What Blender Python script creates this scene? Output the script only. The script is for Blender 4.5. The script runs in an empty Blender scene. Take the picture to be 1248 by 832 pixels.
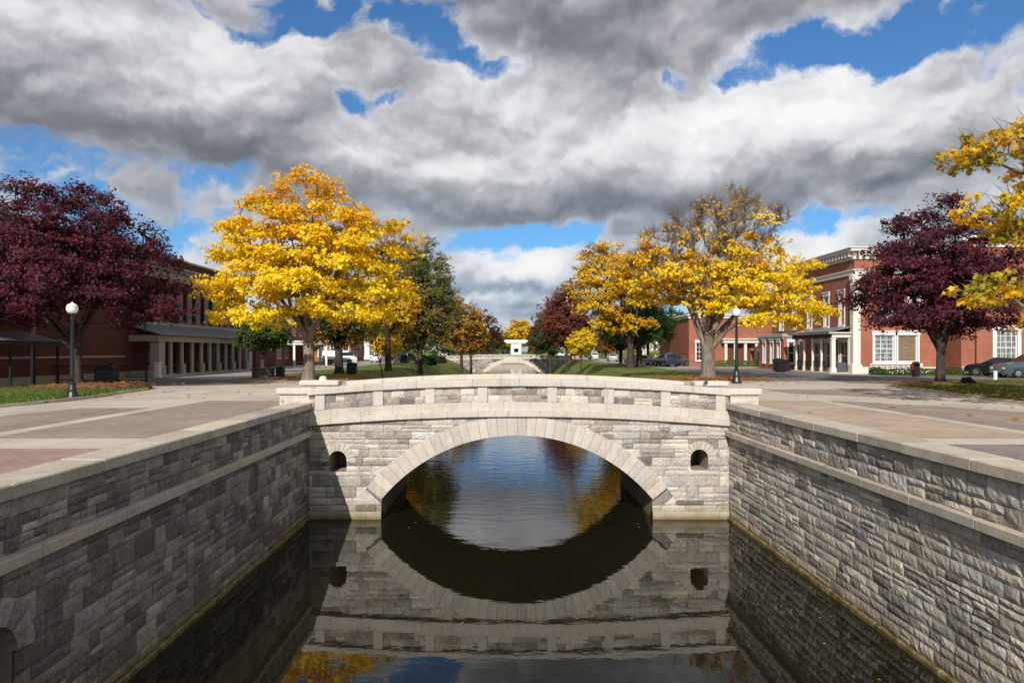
import bpy, math, random
import numpy as np
from math import radians, sin, cos, pi, sqrt, exp
from mathutils import Vector

S = bpy.context.scene
COL = S.collection
# ------------------------------------------------------------------ camera
F = 832.0; CX = 610.0; CY = 428.0            # photograph's focal length and vanishing point (1248x832)
GZ = -1.9                                     # plaza level (camera is the origin)
WZ = -5.5                                     # water level
cd = bpy.data.cameras.new('camera'); cam = bpy.data.objects.new('camera', cd); COL.objects.link(cam)
cam.location = (0, 0, 0); cam.rotation_euler = (radians(90), 0, 0)
cd.sensor_width = 36; cd.lens = 24.0
cd.shift_x = 0.0112; cd.shift_y = 0.0096
cd.clip_start = 0.1; cd.clip_end = 6000
S.camera = cam
S.view_settings.view_transform = 'Standard'; S.view_settings.look = 'None'
S.view_settings.gamma = 1; S.view_settings.exposure = 0.0
S.view_settings.use_curve_mapping = False
try:
    S.cycles.max_bounces = 6; S.cycles.diffuse_bounces = 3; S.cycles.glossy_bounces = 3
    S.cycles.transmission_bounces = 3; S.cycles.transparent_max_bounces = 4
    S.cycles.sample_clamp_indirect = 6
except Exception: pass
# ------------------------------------------------------------------ sun
SD = Vector((-.352, -1.5, 1.0)).normalized()   # towards the sun
sl = bpy.data.lights.new('sun', 'SUN'); sl.energy = 4.6; sl.angle = radians(.53); sl.color = (1, .955, .885)
so = bpy.data.objects.new('sun', sl); COL.objects.link(so)
so.rotation_euler = SD.to_track_quat('Z', 'Y').to_euler(); so.location = (-30, -60, 60)
# ------------------------------------------------------------------ world
W = bpy.data.worlds.new('World'); S.world = W; W.use_nodes = True
nt = W.node_tree; N = nt.nodes; L = nt.links; N.clear()
def wm(op, a, b=None, c=None, clamp=False):
    n = N.new('ShaderNodeMath'); n.operation = op; n.use_clamp = clamp
    for i, v in enumerate((a, b, c)):
        if v is None: continue
        if isinstance(v, (int, float)): n.inputs[i].default_value = v
        else: L.new(v, n.inputs[i])
    return n.outputs[0]
def wv(op, a, b):
    n = N.new('ShaderNodeVectorMath'); n.operation = op
    for i, v in enumerate((a, b)):
        if isinstance(v, tuple): n.inputs[i].default_value = v
        else: L.new(v, n.inputs[i])
    return n.outputs['Value'] if op == 'DOT_PRODUCT' else n.outputs['Vector']
def wn(vec, scale, detail, rough, out='Fac'):
    n = N.new('ShaderNodeTexNoise'); L.new(vec, n.inputs['Vector'])
    n.inputs['Scale'].default_value = scale; n.inputs['Detail'].default_value = detail
    n.inputs['Roughness'].default_value = rough
    return n.outputs[out]
def wmix(f, a, b):
    n = N.new('ShaderNodeMix'); n.data_type = 'RGBA'
    if isinstance(f, (int, float)): n.inputs[0].default_value = f
    else: L.new(f, n.inputs[0])
    for i, v in ((6, a), (7, b)):
        if isinstance(v, tuple): n.inputs[i].default_value = (*v, 1)
        else: L.new(v, n.inputs[i])
    return n.outputs[2]
def ss(x, lo, hi):
    n = N.new('ShaderNodeMapRange'); n.interpolation_type = 'SMOOTHSTEP'
    L.new(x, n.inputs[0]); n.inputs[1].default_value = lo; n.inputs[2].default_value = hi
    return n.outputs[0]
tc = N.new('ShaderNodeTexCoord').outputs['Generated']
sky = N.new('ShaderNodeTexSky'); sky.sky_type = 'NISHITA'; sky.sun_disc = False
sky.sun_elevation = math.asin(SD.z); sky.sun_rotation = math.atan2(SD.x, SD.y)
sky.altitude = 200; sky.air_density = 1.0; sky.dust_density = .6; sky.ozone_density = 2.0
warp = wn(tc, 5.5, 6, .6, 'Color')
wv2 = wv('MULTIPLY', wv('SUBTRACT', warp, (.5, .5, .5)), (.20, .0, .11))
dw = wv('ADD', tc, wv2)
def gauss(px, py, sx, sy):
    t = (px - CX) / F; e = (CY - py) / F; n = sqrt(1 + t * t + e * e)
    v = wv('MULTIPLY', wv('SUBTRACT', dw, (t / n, 0, e / n)), (F / sx, 0, F / sy))
    return wm('POWER', 2.718, wm('MULTIPLY', wv('DOT_PRODUCT', v, v), -.6))
def gsum(lst):
    acc = None
    for (px, py, sx, sy, a) in lst:
        g = wm('MULTIPLY', gauss(px, py, sx, sy), a)
        acc = g if acc is None else wm('ADD', acc, g)
    return acc
gaps = [(385, 0, 60, 14, -1.0), (470, 24, 22, 12, -.8), (525, 50, 34, 15, -.95), (485, 116, 24, 6, -.8), (432, 124, 14, 12, -.8), (608, 86, 50, 15, -1.2), (560, 62, 20, 10, -.5),
        (1100, 34, 60, 20, -1.15), (1040, 62, 44, 12, -.9), (955, 62, 28, 18, -.9), (1225, 18, 34, 16, -.7), (838, 95, 26, 9, -.95),
        (915, 96, 20, 9, -.9), (70, 226, 150, 25, -1.1), (225, 214, 46, 9, -.55), (640, 287, 84, 14, -1.2), (1015, 268, 70, 13, -1.1),
        (570, 404, 90, 5, -.6), (40, 300, 80, 30, -.5), (650,376,60,4,-.5),
        (150, 90, 200, 60, .5), (850, 20, 170, 30, .5), (620, 210, 330, 40, .5), (400, 60, 60, 20, .45), (740, 30, 60, 30, .5), (1000, 200, 260, 40, .5), (640, 328, 90, 12, .5), (1010, 302, 60, 14, .6), (240, 250, 50, 22, .4), (740,100,60,20,.4)]
puff = wv('MULTIPLY', tc, (1, 1, 1.7))
n1 = wn(puff, 5.0, 8, .5)
n1b = wn(wv('ADD', puff, (-.016, 0, .045)), 5.0, 8, .5)
n3 = wn(wv('MULTIPLY', dw, (1, 1, 1.5)), 15.0, 7, .62)
n3b = wn(wv('ADD', wv('MULTIPLY', dw, (1, 1, 1.5)), (-.006, 0, .014)), 15.0, 7, .62)
n2 = wn(wv('MULTIPLY', tc, (1, 1, 2.6)), 2.6, 3, .5)
def vor(vec, sc):
    n = N.new('ShaderNodeTexVoronoi'); n.feature = 'F1'; n.inputs['Scale'].default_value = sc; pass
    n.inputs['Detail'].default_value = 2.0; n.inputs['Roughness'].default_value = .55
    L.new(vec, n.inputs['Vector']); return n.outputs['Distance']
wz_ = wv('ADD', wv('MULTIPLY', dw, (1, 1, 1.6)), wv('MULTIPLY', wv('SUBTRACT', wn(dw, 12., 4, .6, 'Color'), (.5, .5, .5)), (.07, .02, .07)))
b1_ = vor(wz_, 9.0); b2_ = vor(wv('ADD', wz_, (-.010, 0, .030)), 9.0)
bil = wm('SUBTRACT', b2_, b1_)
cov = wm('ADD', wm('ADD', wm('ADD', wm('MULTIPLY', wm('SUBTRACT', n1, .5), 1.6), wm('MULTIPLY', wm('ADD', wm('MULTIPLY', wm('SUBTRACT', .42, b1_), .5), wm('SUBTRACT', n3, .5)), 2.2)), 1.24), gsum(gaps))
mask = ss(cov, -.22, .5)
lum = [(70, 160, 200, 46, -.24), (560, 262, 150, 24, -.15), (745, 112, 62, 34, -.24), (850, 30, 210, 34, -.17), (520,10,60,20,-.06),
       (1010, 216, 290, 26, -.12), (300, 205, 170, 22, -.14), (620, 374, 90, 8, -.10), (620, 350, 100, 5, -.20), (60,10,120,25,-.05),
       (230, 62, 200, 42, .18), (440, 176, 60, 16, .20), (650, 120, 80, 16, .38), (900, 130, 100, 24, .30),
       (1150, 118, 140, 34, .28), (810, 214, 40, 14, .20), (690, 175, 190, 28, .22), (470, 200, 60, 18, .14), (900, 165, 120, 20, .12), (120, 60, 120, 25, .08), (840, 60, 60, 12, .1), (1060, 180, 60, 16, .14), (590, 318, 60, 14, .34), (680, 322, 50, 13, .32),
       (240, 245, 50, 26, .22), (1010, 296, 60, 16, .40), (610, 362, 80, 5, .22), (620,394,90,6,.16)]
lf = wm('ADD', wm('ADD', gsum(lum), wm('MULTIPLY', wm('SUBTRACT', n1, n1b), 1.1)), wm('ADD', .43, wm('MULTIPLY', wm('SUBTRACT', n2, .5), .45)))
edge = wm('MULTIPLY', wm('SUBTRACT', 1.0, ss(cov, .15, .8)), .20)
lf = wm('ADD', wm('ADD', lf, edge), wm('ADD', wm('MULTIPLY', wm('SUBTRACT', n3, n3b), .25), wm('MULTIPLY', bil, .34)))
cr = N.new('ShaderNodeValToRGB'); L.new(lf, cr.inputs[0])
e = cr.color_ramp.elements
e[0].position = 0.0; e[0].color = (.155, .17, .20, 1)
e[1].position = 1.0; e[1].color = (.95, .95, .95, 1)
for p, c in ((.2, (.22, .235, .27)), (.36, (.32, .335, .365)), (.55, (.50, .51, .545)), (.75, (.76, .77, .79))):
    k = cr.color_ramp.elements.new(p); k.color = (*c, 1)
hz = wv('DOT_PRODUCT', tc, (0, 0, 1))
below = ss(hz, -.04, -.004)
cr2 = N.new('ShaderNodeValToRGB'); L.new(lf, cr2.inputs[0])
e = cr2.color_ramp.elements
e[0].position = 0.0; e[0].color = (.13, .185, .26, 1); e[1].position = 1.0; e[1].color = (.93, .94, .95, 1)
for p, c in ((.2, (.22, .29, .385)), (.4, (.36, .44, .54)), (.58, (.55, .61, .68)), (.78, (.80, .82, .85))):
    k = cr2.color_ramp.elements.new(p); k.color = (*c, 1)
cloudc = wmix(ss(hz, .06, .26), cr2.outputs[0], cr.outputs[0])
skyb = wv('MULTIPLY', sky.outputs[0], (.052, .090, .122))
bg1 = N.new('ShaderNodeBackground'); L.new(skyb, bg1.inputs[0]); bg1.inputs[1].default_value = 1.0
bg2 = N.new('ShaderNodeBackground'); L.new(cloudc, bg2.inputs[0]); bg2.inputs[1].default_value = 1.0
ms = N.new('ShaderNodeMixShader'); L.new(mask, ms.inputs[0]); L.new(bg1.outputs[0], ms.inputs[1]); L.new(bg2.outputs[0], ms.inputs[2])
bg3 = N.new('ShaderNodeBackground'); bg3.inputs[0].default_value = (.16, .17, .16, 1)
ms2 = N.new('ShaderNodeMixShader'); L.new(below, ms2.inputs[0]); L.new(bg3.outputs[0], ms2.inputs[1]); L.new(ms.outputs[0], ms2.inputs[2])
out = N.new('ShaderNodeOutputWorld'); L.new(ms2.outputs[0], out.inputs[0])
try: W.cycles.sampling_method = 'MANUAL'; W.cycles.sample_map_resolution = 512
except Exception: pass

# ------------------------------------------------------------------ helpers
R = random.Random(7)
def tag(o, label=None, cat=None, group=None, kind=None):
    if label: o['label'] = label
    if cat: o['category'] = cat
    if group: o['group'] = group
    if kind: o['kind'] = kind
    return o
def empty(name, loc=(0, 0, 0), rz=0, parent=None):
    o = bpy.data.objects.new(name, None); COL.objects.link(o); o.location = loc; o.rotation_euler = (0, 0, rz)
    o.empty_display_size = .3
    if parent: o.parent = parent
    return o
def thing(name, label, cat, loc=(0, 0, 0), rz=0, group=None):
    return tag(empty(name, loc, rz), label, cat, group)
def copy_tree(o, parent=None):
    c = o.copy(); COL.objects.link(c); c.parent = parent
    for ch in list(o.children): copy_tree(ch, c)
    return c
def link_mesh(name, me, mat, parent=None, smooth=False):
    if mat: me.materials.append(mat)
    o = bpy.data.objects.new(name, me); COL.objects.link(o)
    if parent: o.parent = parent
    if smooth: me.polygons.foreach_set('use_smooth', [True] * len(me.polygons))
    return o
class MB:
    def __init__(s, warp=None): s.v = []; s.f = []; s.c = []; s.tone = (.5, .5, .5); s.warp = warp
    def add(s, vs, fs, tone=None):
        b = len(s.v); s.v += [tuple(p) for p in vs]; s.f += [tuple(i + b for i in f) for f in fs]
        s.c += [tone or s.tone] * len(vs)
    def box(s, x0, x1, y0, y1, z0, z1, bev=0, tone=None):
        if x0 > x1: x0, x1 = x1, x0
        if y0 > y1: y0, y1 = y1, y0
        if z0 > z1: z0, z1 = z1, z0
        if bev <= 0:
            s.add([(x0, y0, z0), (x1, y0, z0), (x1, y1, z0), (x0, y1, z0), (x0, y0, z1), (x1, y0, z1), (x1, y1, z1), (x0, y1, z1)],
                  [(3, 2, 1, 0), (4, 5, 6, 7), (0, 1, 5, 4), (1, 2, 6, 5), (2, 3, 7, 6), (3, 0, 4, 7)], tone); return
        b = min(bev, (x1 - x0) * .45, (y1 - y0) * .45, (z1 - z0) * .45)
        vs = []; idx = {}
        for i in (0, 1):
            for j in (0, 1):
                for k in (0, 1):
                    X = (x0, x1)[i]; Y = (y0, y1)[j]; Z = (z0, z1)[k]
                    ix = X + b * (1, -1)[i]; iy = Y + b * (1, -1)[j]; iz = Z + b * (1, -1)[k]
                    for a, p in (('x', (X, iy, iz)), ('y', (ix, Y, iz)), ('z', (ix, iy, Z))):
                        idx[(i, j, k, a)] = len(vs); vs.append(p)
        g = lambda i, j, k, a: idx[(i, j, k, a)]
        fs = [(g(0,0,0,'x'), g(0,0,1,'x'), g(0,1,1,'x'), g(0,1,0,'x')), (g(1,0,0,'x'), g(1,1,0,'x'), g(1,1,1,'x'), g(1,0,1,'x')),
              (g(0,0,0,'y'), g(1,0,0,'y'), g(1,0,1,'y'), g(0,0,1,'y')), (g(0,1,0,'y'), g(0,1,1,'y'), g(1,1,1,'y'), g(1,1,0,'y')),
              (g(0,0,0,'z'), g(0,1,0,'z'), g(1,1,0,'z'), g(1,0,0,'z')), (g(0,0,1,'z'), g(1,0,1,'z'), g(1,1,1,'z'), g(0,1,1,'z'))]
        for i in (0, 1):
            for j in (0, 1):
                fs.append((g(i,j,0,'x'), g(i,j,1,'x'), g(i,j,1,'y'), g(i,j,0,'y')))
                fs.append((g(i,0,j,'x'), g(i,1,j,'x'), g(i,1,j,'z'), g(i,0,j,'z')))
                fs.append((g(0,i,j,'y'), g(1,i,j,'y'), g(1,i,j,'z'), g(0,i,j,'z')))
                for k in (0, 1): fs.append((g(i,j,k,'x'), g(i,j,k,'y'), g(i,j,k,'z')))
        s.add(vs, fs, tone)
    def lathe(s, prof, c=(0, 0, 0), seg=16, tone=None):
        vs = []; fs = []
        for (r, z) in prof:
            for i in range(seg):
                a = 2 * pi * i / seg; vs.append((c[0] + r * cos(a), c[1] + r * sin(a), c[2] + z))
        for k in range(len(prof) - 1):
            for i in range(seg):
                j = (i + 1) % seg
                fs.append((k * seg + i, k * seg + j, (k + 1) * seg + j, (k + 1) * seg + i))
        fs.append(tuple(range(seg))[::-1]); fs.append(tuple((len(prof) - 1) * seg + i for i in range(seg)))
        s.add(vs, fs, tone)
    def tube(s, pts, rs, seg=8, tone=None):
        pts = [Vector(p) for p in pts]; vs = []; fs = []
        if isinstance(rs, (int, float)): rs = [rs] * len(pts)
        for k, p in enumerate(pts):
            d = (pts[min(k + 1, len(pts) - 1)] - pts[max(k - 1, 0)]).normalized()
            a = Vector((0, 0, 1)) if abs(d.z) < .9 else Vector((1, 0, 0))
            u = d.cross(a).normalized(); w = d.cross(u)
            for i in range(seg):
                t = 2 * pi * i / seg; vs.append(p + (u * cos(t) + w * sin(t)) * rs[k])
        for k in range(len(pts) - 1):
            for i in range(seg):
                j = (i + 1) % seg; fs.append((k * seg + i, k * seg + j, (k + 1) * seg + j, (k + 1) * seg + i))
        fs.append(tuple(range(seg))); fs.append(tuple((len(pts) - 1) * seg + i for i in range(seg))[::-1])
        s.add(vs, fs, tone)
    def prism(s, poly, z0, z1, tone=None):           # poly of (x,y) ccw
        n = len(poly)
        s.add([(x, y, z0) for x, y in poly] + [(x, y, z1) for x, y in poly],
              [tuple(range(n))[::-1], tuple(range(n, 2 * n))] + [(i, (i + 1) % n, (i + 1) % n + n, i + n) for i in range(n)], tone)
    def xprism(s, poly, y0, y1, tone=None):           # poly of (x,z), extruded along y
        n = len(poly)
        s.add([(x, y0, z) for x, z in poly] + [(x, y1, z) for x, z in poly],
              [tuple(range(n)), tuple(range(n, 2 * n))[::-1]] + [(i, i + n, (i + 1) % n + n, (i + 1) % n) for i in range(n)], tone)
    def build(s, name, mat, parent=None, smooth=False):
        vs = s.v if not s.warp else [s.warp(*p) for p in s.v]
        me = bpy.data.meshes.new(name); me.from_pydata(vs, [], s.f)
        a = me.color_attributes.new('tone', 'FLOAT_COLOR', 'POINT')
        a.data.foreach_set('color', np.array([(*c, 1) for c in s.c], dtype=np.float32).ravel())
        if s.warp is None: pass
        o = link_mesh(name, me, mat, parent, smooth)
        import bmesh
        bm = bmesh.new(); bm.from_mesh(me); bmesh.ops.recalc_face_normals(bm, faces=bm.faces); bm.to_mesh(me); bm.free()
        return o
def sheet(name, polys, z, mat, kind='structure'):
    me = bpy.data.meshes.new(name); v = []; f = []
    for p in polys:
        b = len(v); v += [(q[0], q[1], q[2] if len(q) > 2 else z) for q in p]; f.append(tuple(range(b, b + len(p))))
    me.from_pydata(v, [], f); o = link_mesh(name, me, mat); o['kind'] = kind
    for pl in me.polygons:
        if pl.normal.z < 0: pl.flip()
    return o
# ------------------------------------------------------------------ materials
class NT:
    def __init__(s, name):
        s.m = bpy.data.materials.new(name); s.m.use_nodes = True; s.t = s.m.node_tree; s.t.nodes.clear()
        s.out = s.n('ShaderNodeOutputMaterial')
    def n(s, k, **kw):
        x = s.t.nodes.new(k)
        for a, b in kw.items(): setattr(x, a, b)
        return x
    def set(s, node, i, v):
        if v is None: return
        if hasattr(v, 'is_output') or isinstance(v, bpy.types.NodeSocket): s.t.links.new(v, node.inputs[i])
        else:
            if isinstance(v, tuple) and len(v) == 3 and node.inputs[i].type == 'RGBA': v = (*v, 1)
            node.inputs[i].default_value = v
    def obj(s): return s.n('ShaderNodeTexCoord').outputs['Object']
    def pos(s): return s.n('ShaderNodeNewGeometry').outputs['Position']
    def map(s, v, sc):
        x = s.n('ShaderNodeVectorMath', operation='MULTIPLY'); s.set(x, 0, v); s.set(x, 1, sc); return x.outputs[0]
    def noise(s, v, scale, detail=4, rough=.55, out='Fac'):
        x = s.n('ShaderNodeTexNoise'); s.set(x, 'Vector', v); s.set(x, 'Scale', scale); s.set(x, 'Detail', detail); s.set(x, 'Roughness', rough); return x.outputs[out]
    def ramp(s, f, stops):
        x = s.n('ShaderNodeValToRGB'); s.set(x, 0, f); e = x.color_ramp.elements
        e[0].position, e[0].color = stops[0][0], (*stops[0][1], 1); e[1].position, e[1].color = stops[-1][0], (*stops[-1][1], 1)
        for p, c in stops[1:-1]:
            k = e.new(p); k.color = (*c, 1)
        return x.outputs[0]
    def mix(s, f, a, b, blend='MIX'):
        x = s.n('ShaderNodeMix', data_type='RGBA', blend_type=blend); s.set(x, 0, f); s.set(x, 6, a); s.set(x, 7, b); return x.outputs[2]
    def math(s, op, a, b=None, clamp=False):
        x = s.n('ShaderNodeMath', operation=op, use_clamp=clamp); s.set(x, 0, a); s.set(x, 1, b); return x.outputs[0]
    def sep(s, v):
        x = s.n('ShaderNodeSeparateXYZ'); s.set(x, 0, v); return x.outputs
    def comb(s, x_, y_, z_):
        x = s.n('ShaderNodeCombineXYZ'); s.set(x, 0, x_); s.set(x, 1, y_); s.set(x, 2, z_); return x.outputs[0]
    def attr(s, name='tone'):
        x = s.n('ShaderNodeAttribute'); x.attribute_name = name; return x.outputs
    def rng(s, v, a, b, c=0., d=1.):
        x = s.n('ShaderNodeMapRange'); s.set(x, 0, v); s.set(x, 1, a); s.set(x, 2, b); s.set(x, 3, c); s.set(x, 4, d); return x.outputs[0]
    def bump(s, h, strength=.5, dist=.01, normal=None):
        x = s.n('ShaderNodeBump'); s.set(x, 'Height', h); s.set(x, 'Strength', strength); s.set(x, 'Distance', dist)
        if normal is not None: s.set(x, 'Normal', normal)
        return x.outputs[0]
    def pr(s, col, rough=.8, metal=0., spec=.3, normal=None, **kw):
        x = s.n('ShaderNodeBsdfPrincipled'); s.set(x, 'Base Color', col); s.set(x, 'Roughness', rough); s.set(x, 'Metallic', metal)
        s.set(x, 'Specular IOR Level', spec)
        if normal is not None: s.set(x, 'Normal', normal)
        for k, v in kw.items(): s.set(x, k.replace('_', ' '), v)
        s.t.links.new(x.outputs[0], s.out.inputs[0]); return s.m
def plain(name, col, rough=.6, metal=0., spec=.4, var=.12, sc=3.):
    t = NT(name); n = t.noise(t.obj(), sc, 4)
    a = tuple(c * (1 - var) for c in col); b = tuple(min(1, c * (1 + var)) for c in col)
    return t.pr(t.mix(n, a, b), rough, metal, spec)
def stone_mat(name, dark, mid, light, bumpd=.012, stain=.5, algae=True, bl=1.0):
    t = NT(name); p = t.pos(); at = t.attr(); tone = t.sep(at['Vector'] if 'Vector' in at else at[1])
    n1 = t.noise(p, 2.2, 6, .62); n2 = t.noise(p, 14, 6, .65); n3 = t.noise(t.map(p, (1, 1, .35)), 1.1, 4, .6)
    v = t.math('ADD', tone[0], t.math('MULTIPLY', t.math('SUBTRACT', n2, .5), 1.0))
    v = t.math('ADD', v, t.math('MULTIPLY', t.math('SUBTRACT', n1, .5), .8))
    c = t.ramp(v, ((0, dark), (.5, mid), (1, light)))
    warm = t.mix(tone[1], (.95, .97, 1.02), (1.10, .99, .85)); c = t.mix(1., c, warm, 'MULTIPLY')
    dr = t.noise(t.map(p, (5, 5, .22)), 1.6, 4, .6); c = t.mix(t.rng(dr, .54, .74, 0, .42), c, t.mix(1., c, (.50, .48, .45), 'MULTIPLY'))
    st = t.rng(n3, .56, .72, 0, stain); c = t.mix(st, c, t.mix(1., c, (.52, .50, .48), 'MULTIPLY'))
    if algae:
        z = t.sep(p)[2]; zz = t.math('ADD', z, t.math('MULTIPLY', t.math('SUBTRACT', n1, .5), .22))
        c = t.mix(t.rng(zz, WZ + .16, WZ + .03, 0, .85), c, (.10, .085, .018))
        c = t.mix(t.rng(zz, WZ + .62, WZ + .1, 0, .5), c, (.20, .16, .06))
    h = t.math('ADD', t.math('MULTIPLY', n2, .5), t.math('MULTIPLY', t.noise(p, 45, 4, .6), .35))
    return t.pr(c, .88, 0, .25, t.bump(h, .75, bumpd))
M = {}
M['stone'] = stone_mat('bridge_limestone', (.14, .13, .118), (.39, .368, .335), (.65, .62, .568), .018)
M['wallstone'] = stone_mat('canal_wall_stone', (.13, .124, .118), (.335, .318, .292), (.60, .572, .525), .02)
M['smooth'] = stone_mat('dressed_limestone', (.29, .278, .258), (.49, .47, .437), (.63, .606, .565), .005, .28)
M['ledge'] = stone_mat('ledge_stone', (.25, .235, .21), (.44, .41, .36), (.6, .56, .49), .006, .4)
M['mortar'] = stone_mat('mortar', (.10, .093, .08), (.22, .20, .175), (.34, .31, .27), .006)
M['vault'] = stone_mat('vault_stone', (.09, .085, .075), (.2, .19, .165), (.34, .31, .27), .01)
t = NT('algae'); p = t.pos(); n = t.noise(p, 5, 5)
M['algae'] = t.pr(t.ramp(n, ((.3, (.06, .05, .014)), (.5, (.16, .125, .038)), (.7, (.30, .25, .13)))), .55, 0, .4, t.bump(n, .5, .01))
def brick_mat(name, a, b, mortar, sc=1.0, row=.075, bw=.22):
    t = NT(name); s = t.sep(t.pos()); v = t.comb(t.math('ADD', s[0], s[1]), s[2], 0.)
    x = t.n('ShaderNodeTexBrick'); t.set(x, 'Vector', v); t.set(x, 'Color1', a); t.set(x, 'Color2', b); t.set(x, 'Mortar', mortar)
    t.set(x, 'Scale', 1.0); t.set(x, 'Mortar Size', .012); t.set(x, 'Brick Width', bw); t.set(x, 'Row Height', row); t.set(x, 'Bias', -.1)
    n = t.noise(t.pos(), .6, 5, .6); n2 = t.noise(t.map(t.pos(), (1, 1, 5)), 1.3, 4, .6)
    c = t.mix(t.rng(n, .3, .7, 0, 1), t.mix(1., x.outputs[0], (.78, .8, .84), 'MULTIPLY'), t.mix(1., x.outputs[0], (1.12, 1.08, 1.05), 'MULTIPLY'))
    c = t.mix(t.rng(n2, .45, .7, 0, .35), c, t.mix(1., c, (.7, .66, .62), 'MULTIPLY'))
    return t.pr(c, .9, 0, .2, t.bump(x.outputs['Fac'], -.4, .006))
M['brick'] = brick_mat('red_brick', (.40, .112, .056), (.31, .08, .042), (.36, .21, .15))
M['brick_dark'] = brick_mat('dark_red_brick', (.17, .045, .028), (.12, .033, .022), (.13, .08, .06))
M['trim'] = plain('cream_painted_trim', (.72, .68, .60), .6, 0, .3, .1, 1.5)
M['tan'] = plain('tan_stone_trim', (.42, .36, .30), .8, 0, .2, .15, 1.2)
M['white'] = plain('white_paint', (.8, .79, .76), .5, 0, .4, .05)
M['roofing'] = plain('grey_roofing', (.20, .21, .22), .5, .2, .4, .2, 1.)
M['metalroof'] = plain('pale_metal_roof', (.36, .38, .41), .35, .5, .5, .12, 2.)
M['black'] = plain('black_metal', (.018, .018, .02), .4, .3, .5, .2)
M['lampblack'] = plain('lamp_post_paint', (.03, .033, .036), .38, .4, .5, .2)
M['greybox'] = plain('dark_grey_panel', (.075, .085, .09), .55, 0, .4, .15)
M['concrete_block'] = plain('pale_concrete', (.36, .37, .36), .85, 0, .2, .15)
M['boards'] = None
t = NT('weathered_boards'); v = t.pos(); n = t.noise(t.map(v, (1, 1, 12)), 1.5, 4)
M['boards'] = t.pr(t.ramp(n, ((.3, (.13, .09, .06)), (.7, (.30, .22, .15)))), .8, 0, .2, t.bump(n, .4, .01))
t = NT('window_glass'); n = t.noise(t.pos(), 1.4, 3)
M['glass'] = t.pr(t.mix(n, (.012, .015, .018), (.05, .055, .06)), .06, 0, .8)
t = NT('curtained_glass'); n = t.noise(t.map(t.pos(), (3, 3, .4)), 2.5, 3)
M['glass_pale'] = t.pr(t.ramp(n, ((.35, (.05, .06, .06)), (.55, (.22, .24, .24)), (.7, (.42, .43, .42)))), .12, 0, .7)
t = NT('lamp_globe_glass')
M['globe'] = t.pr((.86, .86, .83), .25, 0, .5, None, Subsurface_Weight=.0)
def paint(name, c): return NT(name).pr(c, .28, .35, .6, None, Coat_Weight=.6)
M['rubber'] = plain('tyre_rubber', (.02, .02, .02), .8); M['rim'] = plain('alloy', (.5, .5, .52), .3, .9)
M['carglass'] = NT('car_glass').pr((.01, .012, .015), .05, 0, .9)
M['redlight'] = NT('tail_light_plastic').pr((.35, .01, .01), .2, 0, .6); M['headlight'] = NT('headlight_glass').pr((.7, .72, .75), .1, 0, .8)
# ground materials
def ground_mat(name, a, b, c, sc=.5, fine=30, bump=.01, rough=.9, cracks=None):
    t = NT(name); p = t.pos(); n = t.noise(p, sc, 6, .6); f = t.noise(p, fine, 4, .7)
    v = t.math('ADD', t.math('MULTIPLY', n, .7), t.math('MULTIPLY', f, .3))
    col = t.ramp(v, ((.32, a), (.5, b), (.68, c)))
    if cracks:
        s = t.sep(p)
        x = t.n('ShaderNodeTexBrick'); t.set(x, 'Vector', p); x.offset = 0; t.set(x, 'Color1', (1., 1., 1.)); t.set(x, 'Color2', (.93, .93, .93)); t.set(x, 'Mortar', (.55, .53, .5))
        t.set(x, 'Scale', 1.0); t.set(x, 'Mortar Size', .012); t.set(x, 'Brick Width', cracks); t.set(x, 'Row Height', cracks)
        col = t.mix(1., col, x.outputs[0], 'MULTIPLY')
    return t.pr(col, rough, 0, .2, t.bump(f, .5, bump))
M['concrete'] = ground_mat('plaza_concrete', (.40, .345, .285), (.52, .455, .38), (.60, .54, .46), .35, 25, .004, .9, 1.5)
M['asphalt'] = ground_mat('asphalt', (.10, .098, .10), (.15, .145, .145), (.20, .195, .19), .3, 60, .01)
M['street'] = ground_mat('street_concrete', (.24, .225, .21), (.33, .31, .285), (.42, .39, .35), .2, 40, .008, .9, 4.)
def paver(name, a, b, mortar, w=.22, h=.11):
    t = NT(name); p = t.pos()
    x = t.n('ShaderNodeTexBrick'); t.set(x, 'Vector', p); t.set(x, 'Color1', a); t.set(x, 'Color2', b); t.set(x, 'Mortar', mortar)
    t.set(x, 'Scale', 1.0); t.set(x, 'Mortar Size', .008); t.set(x, 'Brick Width', w); t.set(x, 'Row Height', h); t.set(x, 'Bias', 0.)
    n = t.noise(p, .45, 6, .65); n2 = t.noise(p, 6, 4)
    c = t.mix(t.rng(n, .3, .7), t.mix(1., x.outputs[0], (.74, .74, .76), 'MULTIPLY'), t.mix(1., x.outputs[0], (1.15, 1.12, 1.1), 'MULTIPLY'))
    c = t.mix(t.rng(n2, .55, .75, 0, .3), c, t.mix(1., c, (.72, .7, .7), 'MULTIPLY'))
    return t.pr(c, .88, 0, .2, t.bump(x.outputs['Fac'], -.4, .005))
M['pav_mauve'] = paver('mauve_pavers', (.38, .30, .25), (.30, .235, .195), (.24, .195, .165))
M['pav_tan'] = paver('tan_pavers', (.52, .41, .31), (.42, .325, .245), (.34, .27, .21))
M['pav_pink'] = paver('pink_pavers', (.40, .285, .245), (.32, .22, .19), (.24, .185, .16))
M['pav_grey'] = paver('grey_cobbles', (.27, .235, .22), (.19, .165, .155), (.33, .29, .26), .5, .25)
M['grass'] = ground_mat('grass', (.06, .08, .014), (.12, .145, .026), (.2, .205, .045), .9, 14, .03)
M['drygrass'] = ground_mat('autumn_grass', (.085, .095, .018), (.16, .165, .035), (.27, .235, .06), 1.3, 18, .03)
M['mulch'] = ground_mat('mulch', (.10, .035, .016), (.22, .085, .035), (.40, .20, .09), 3., 22, .04)
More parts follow.
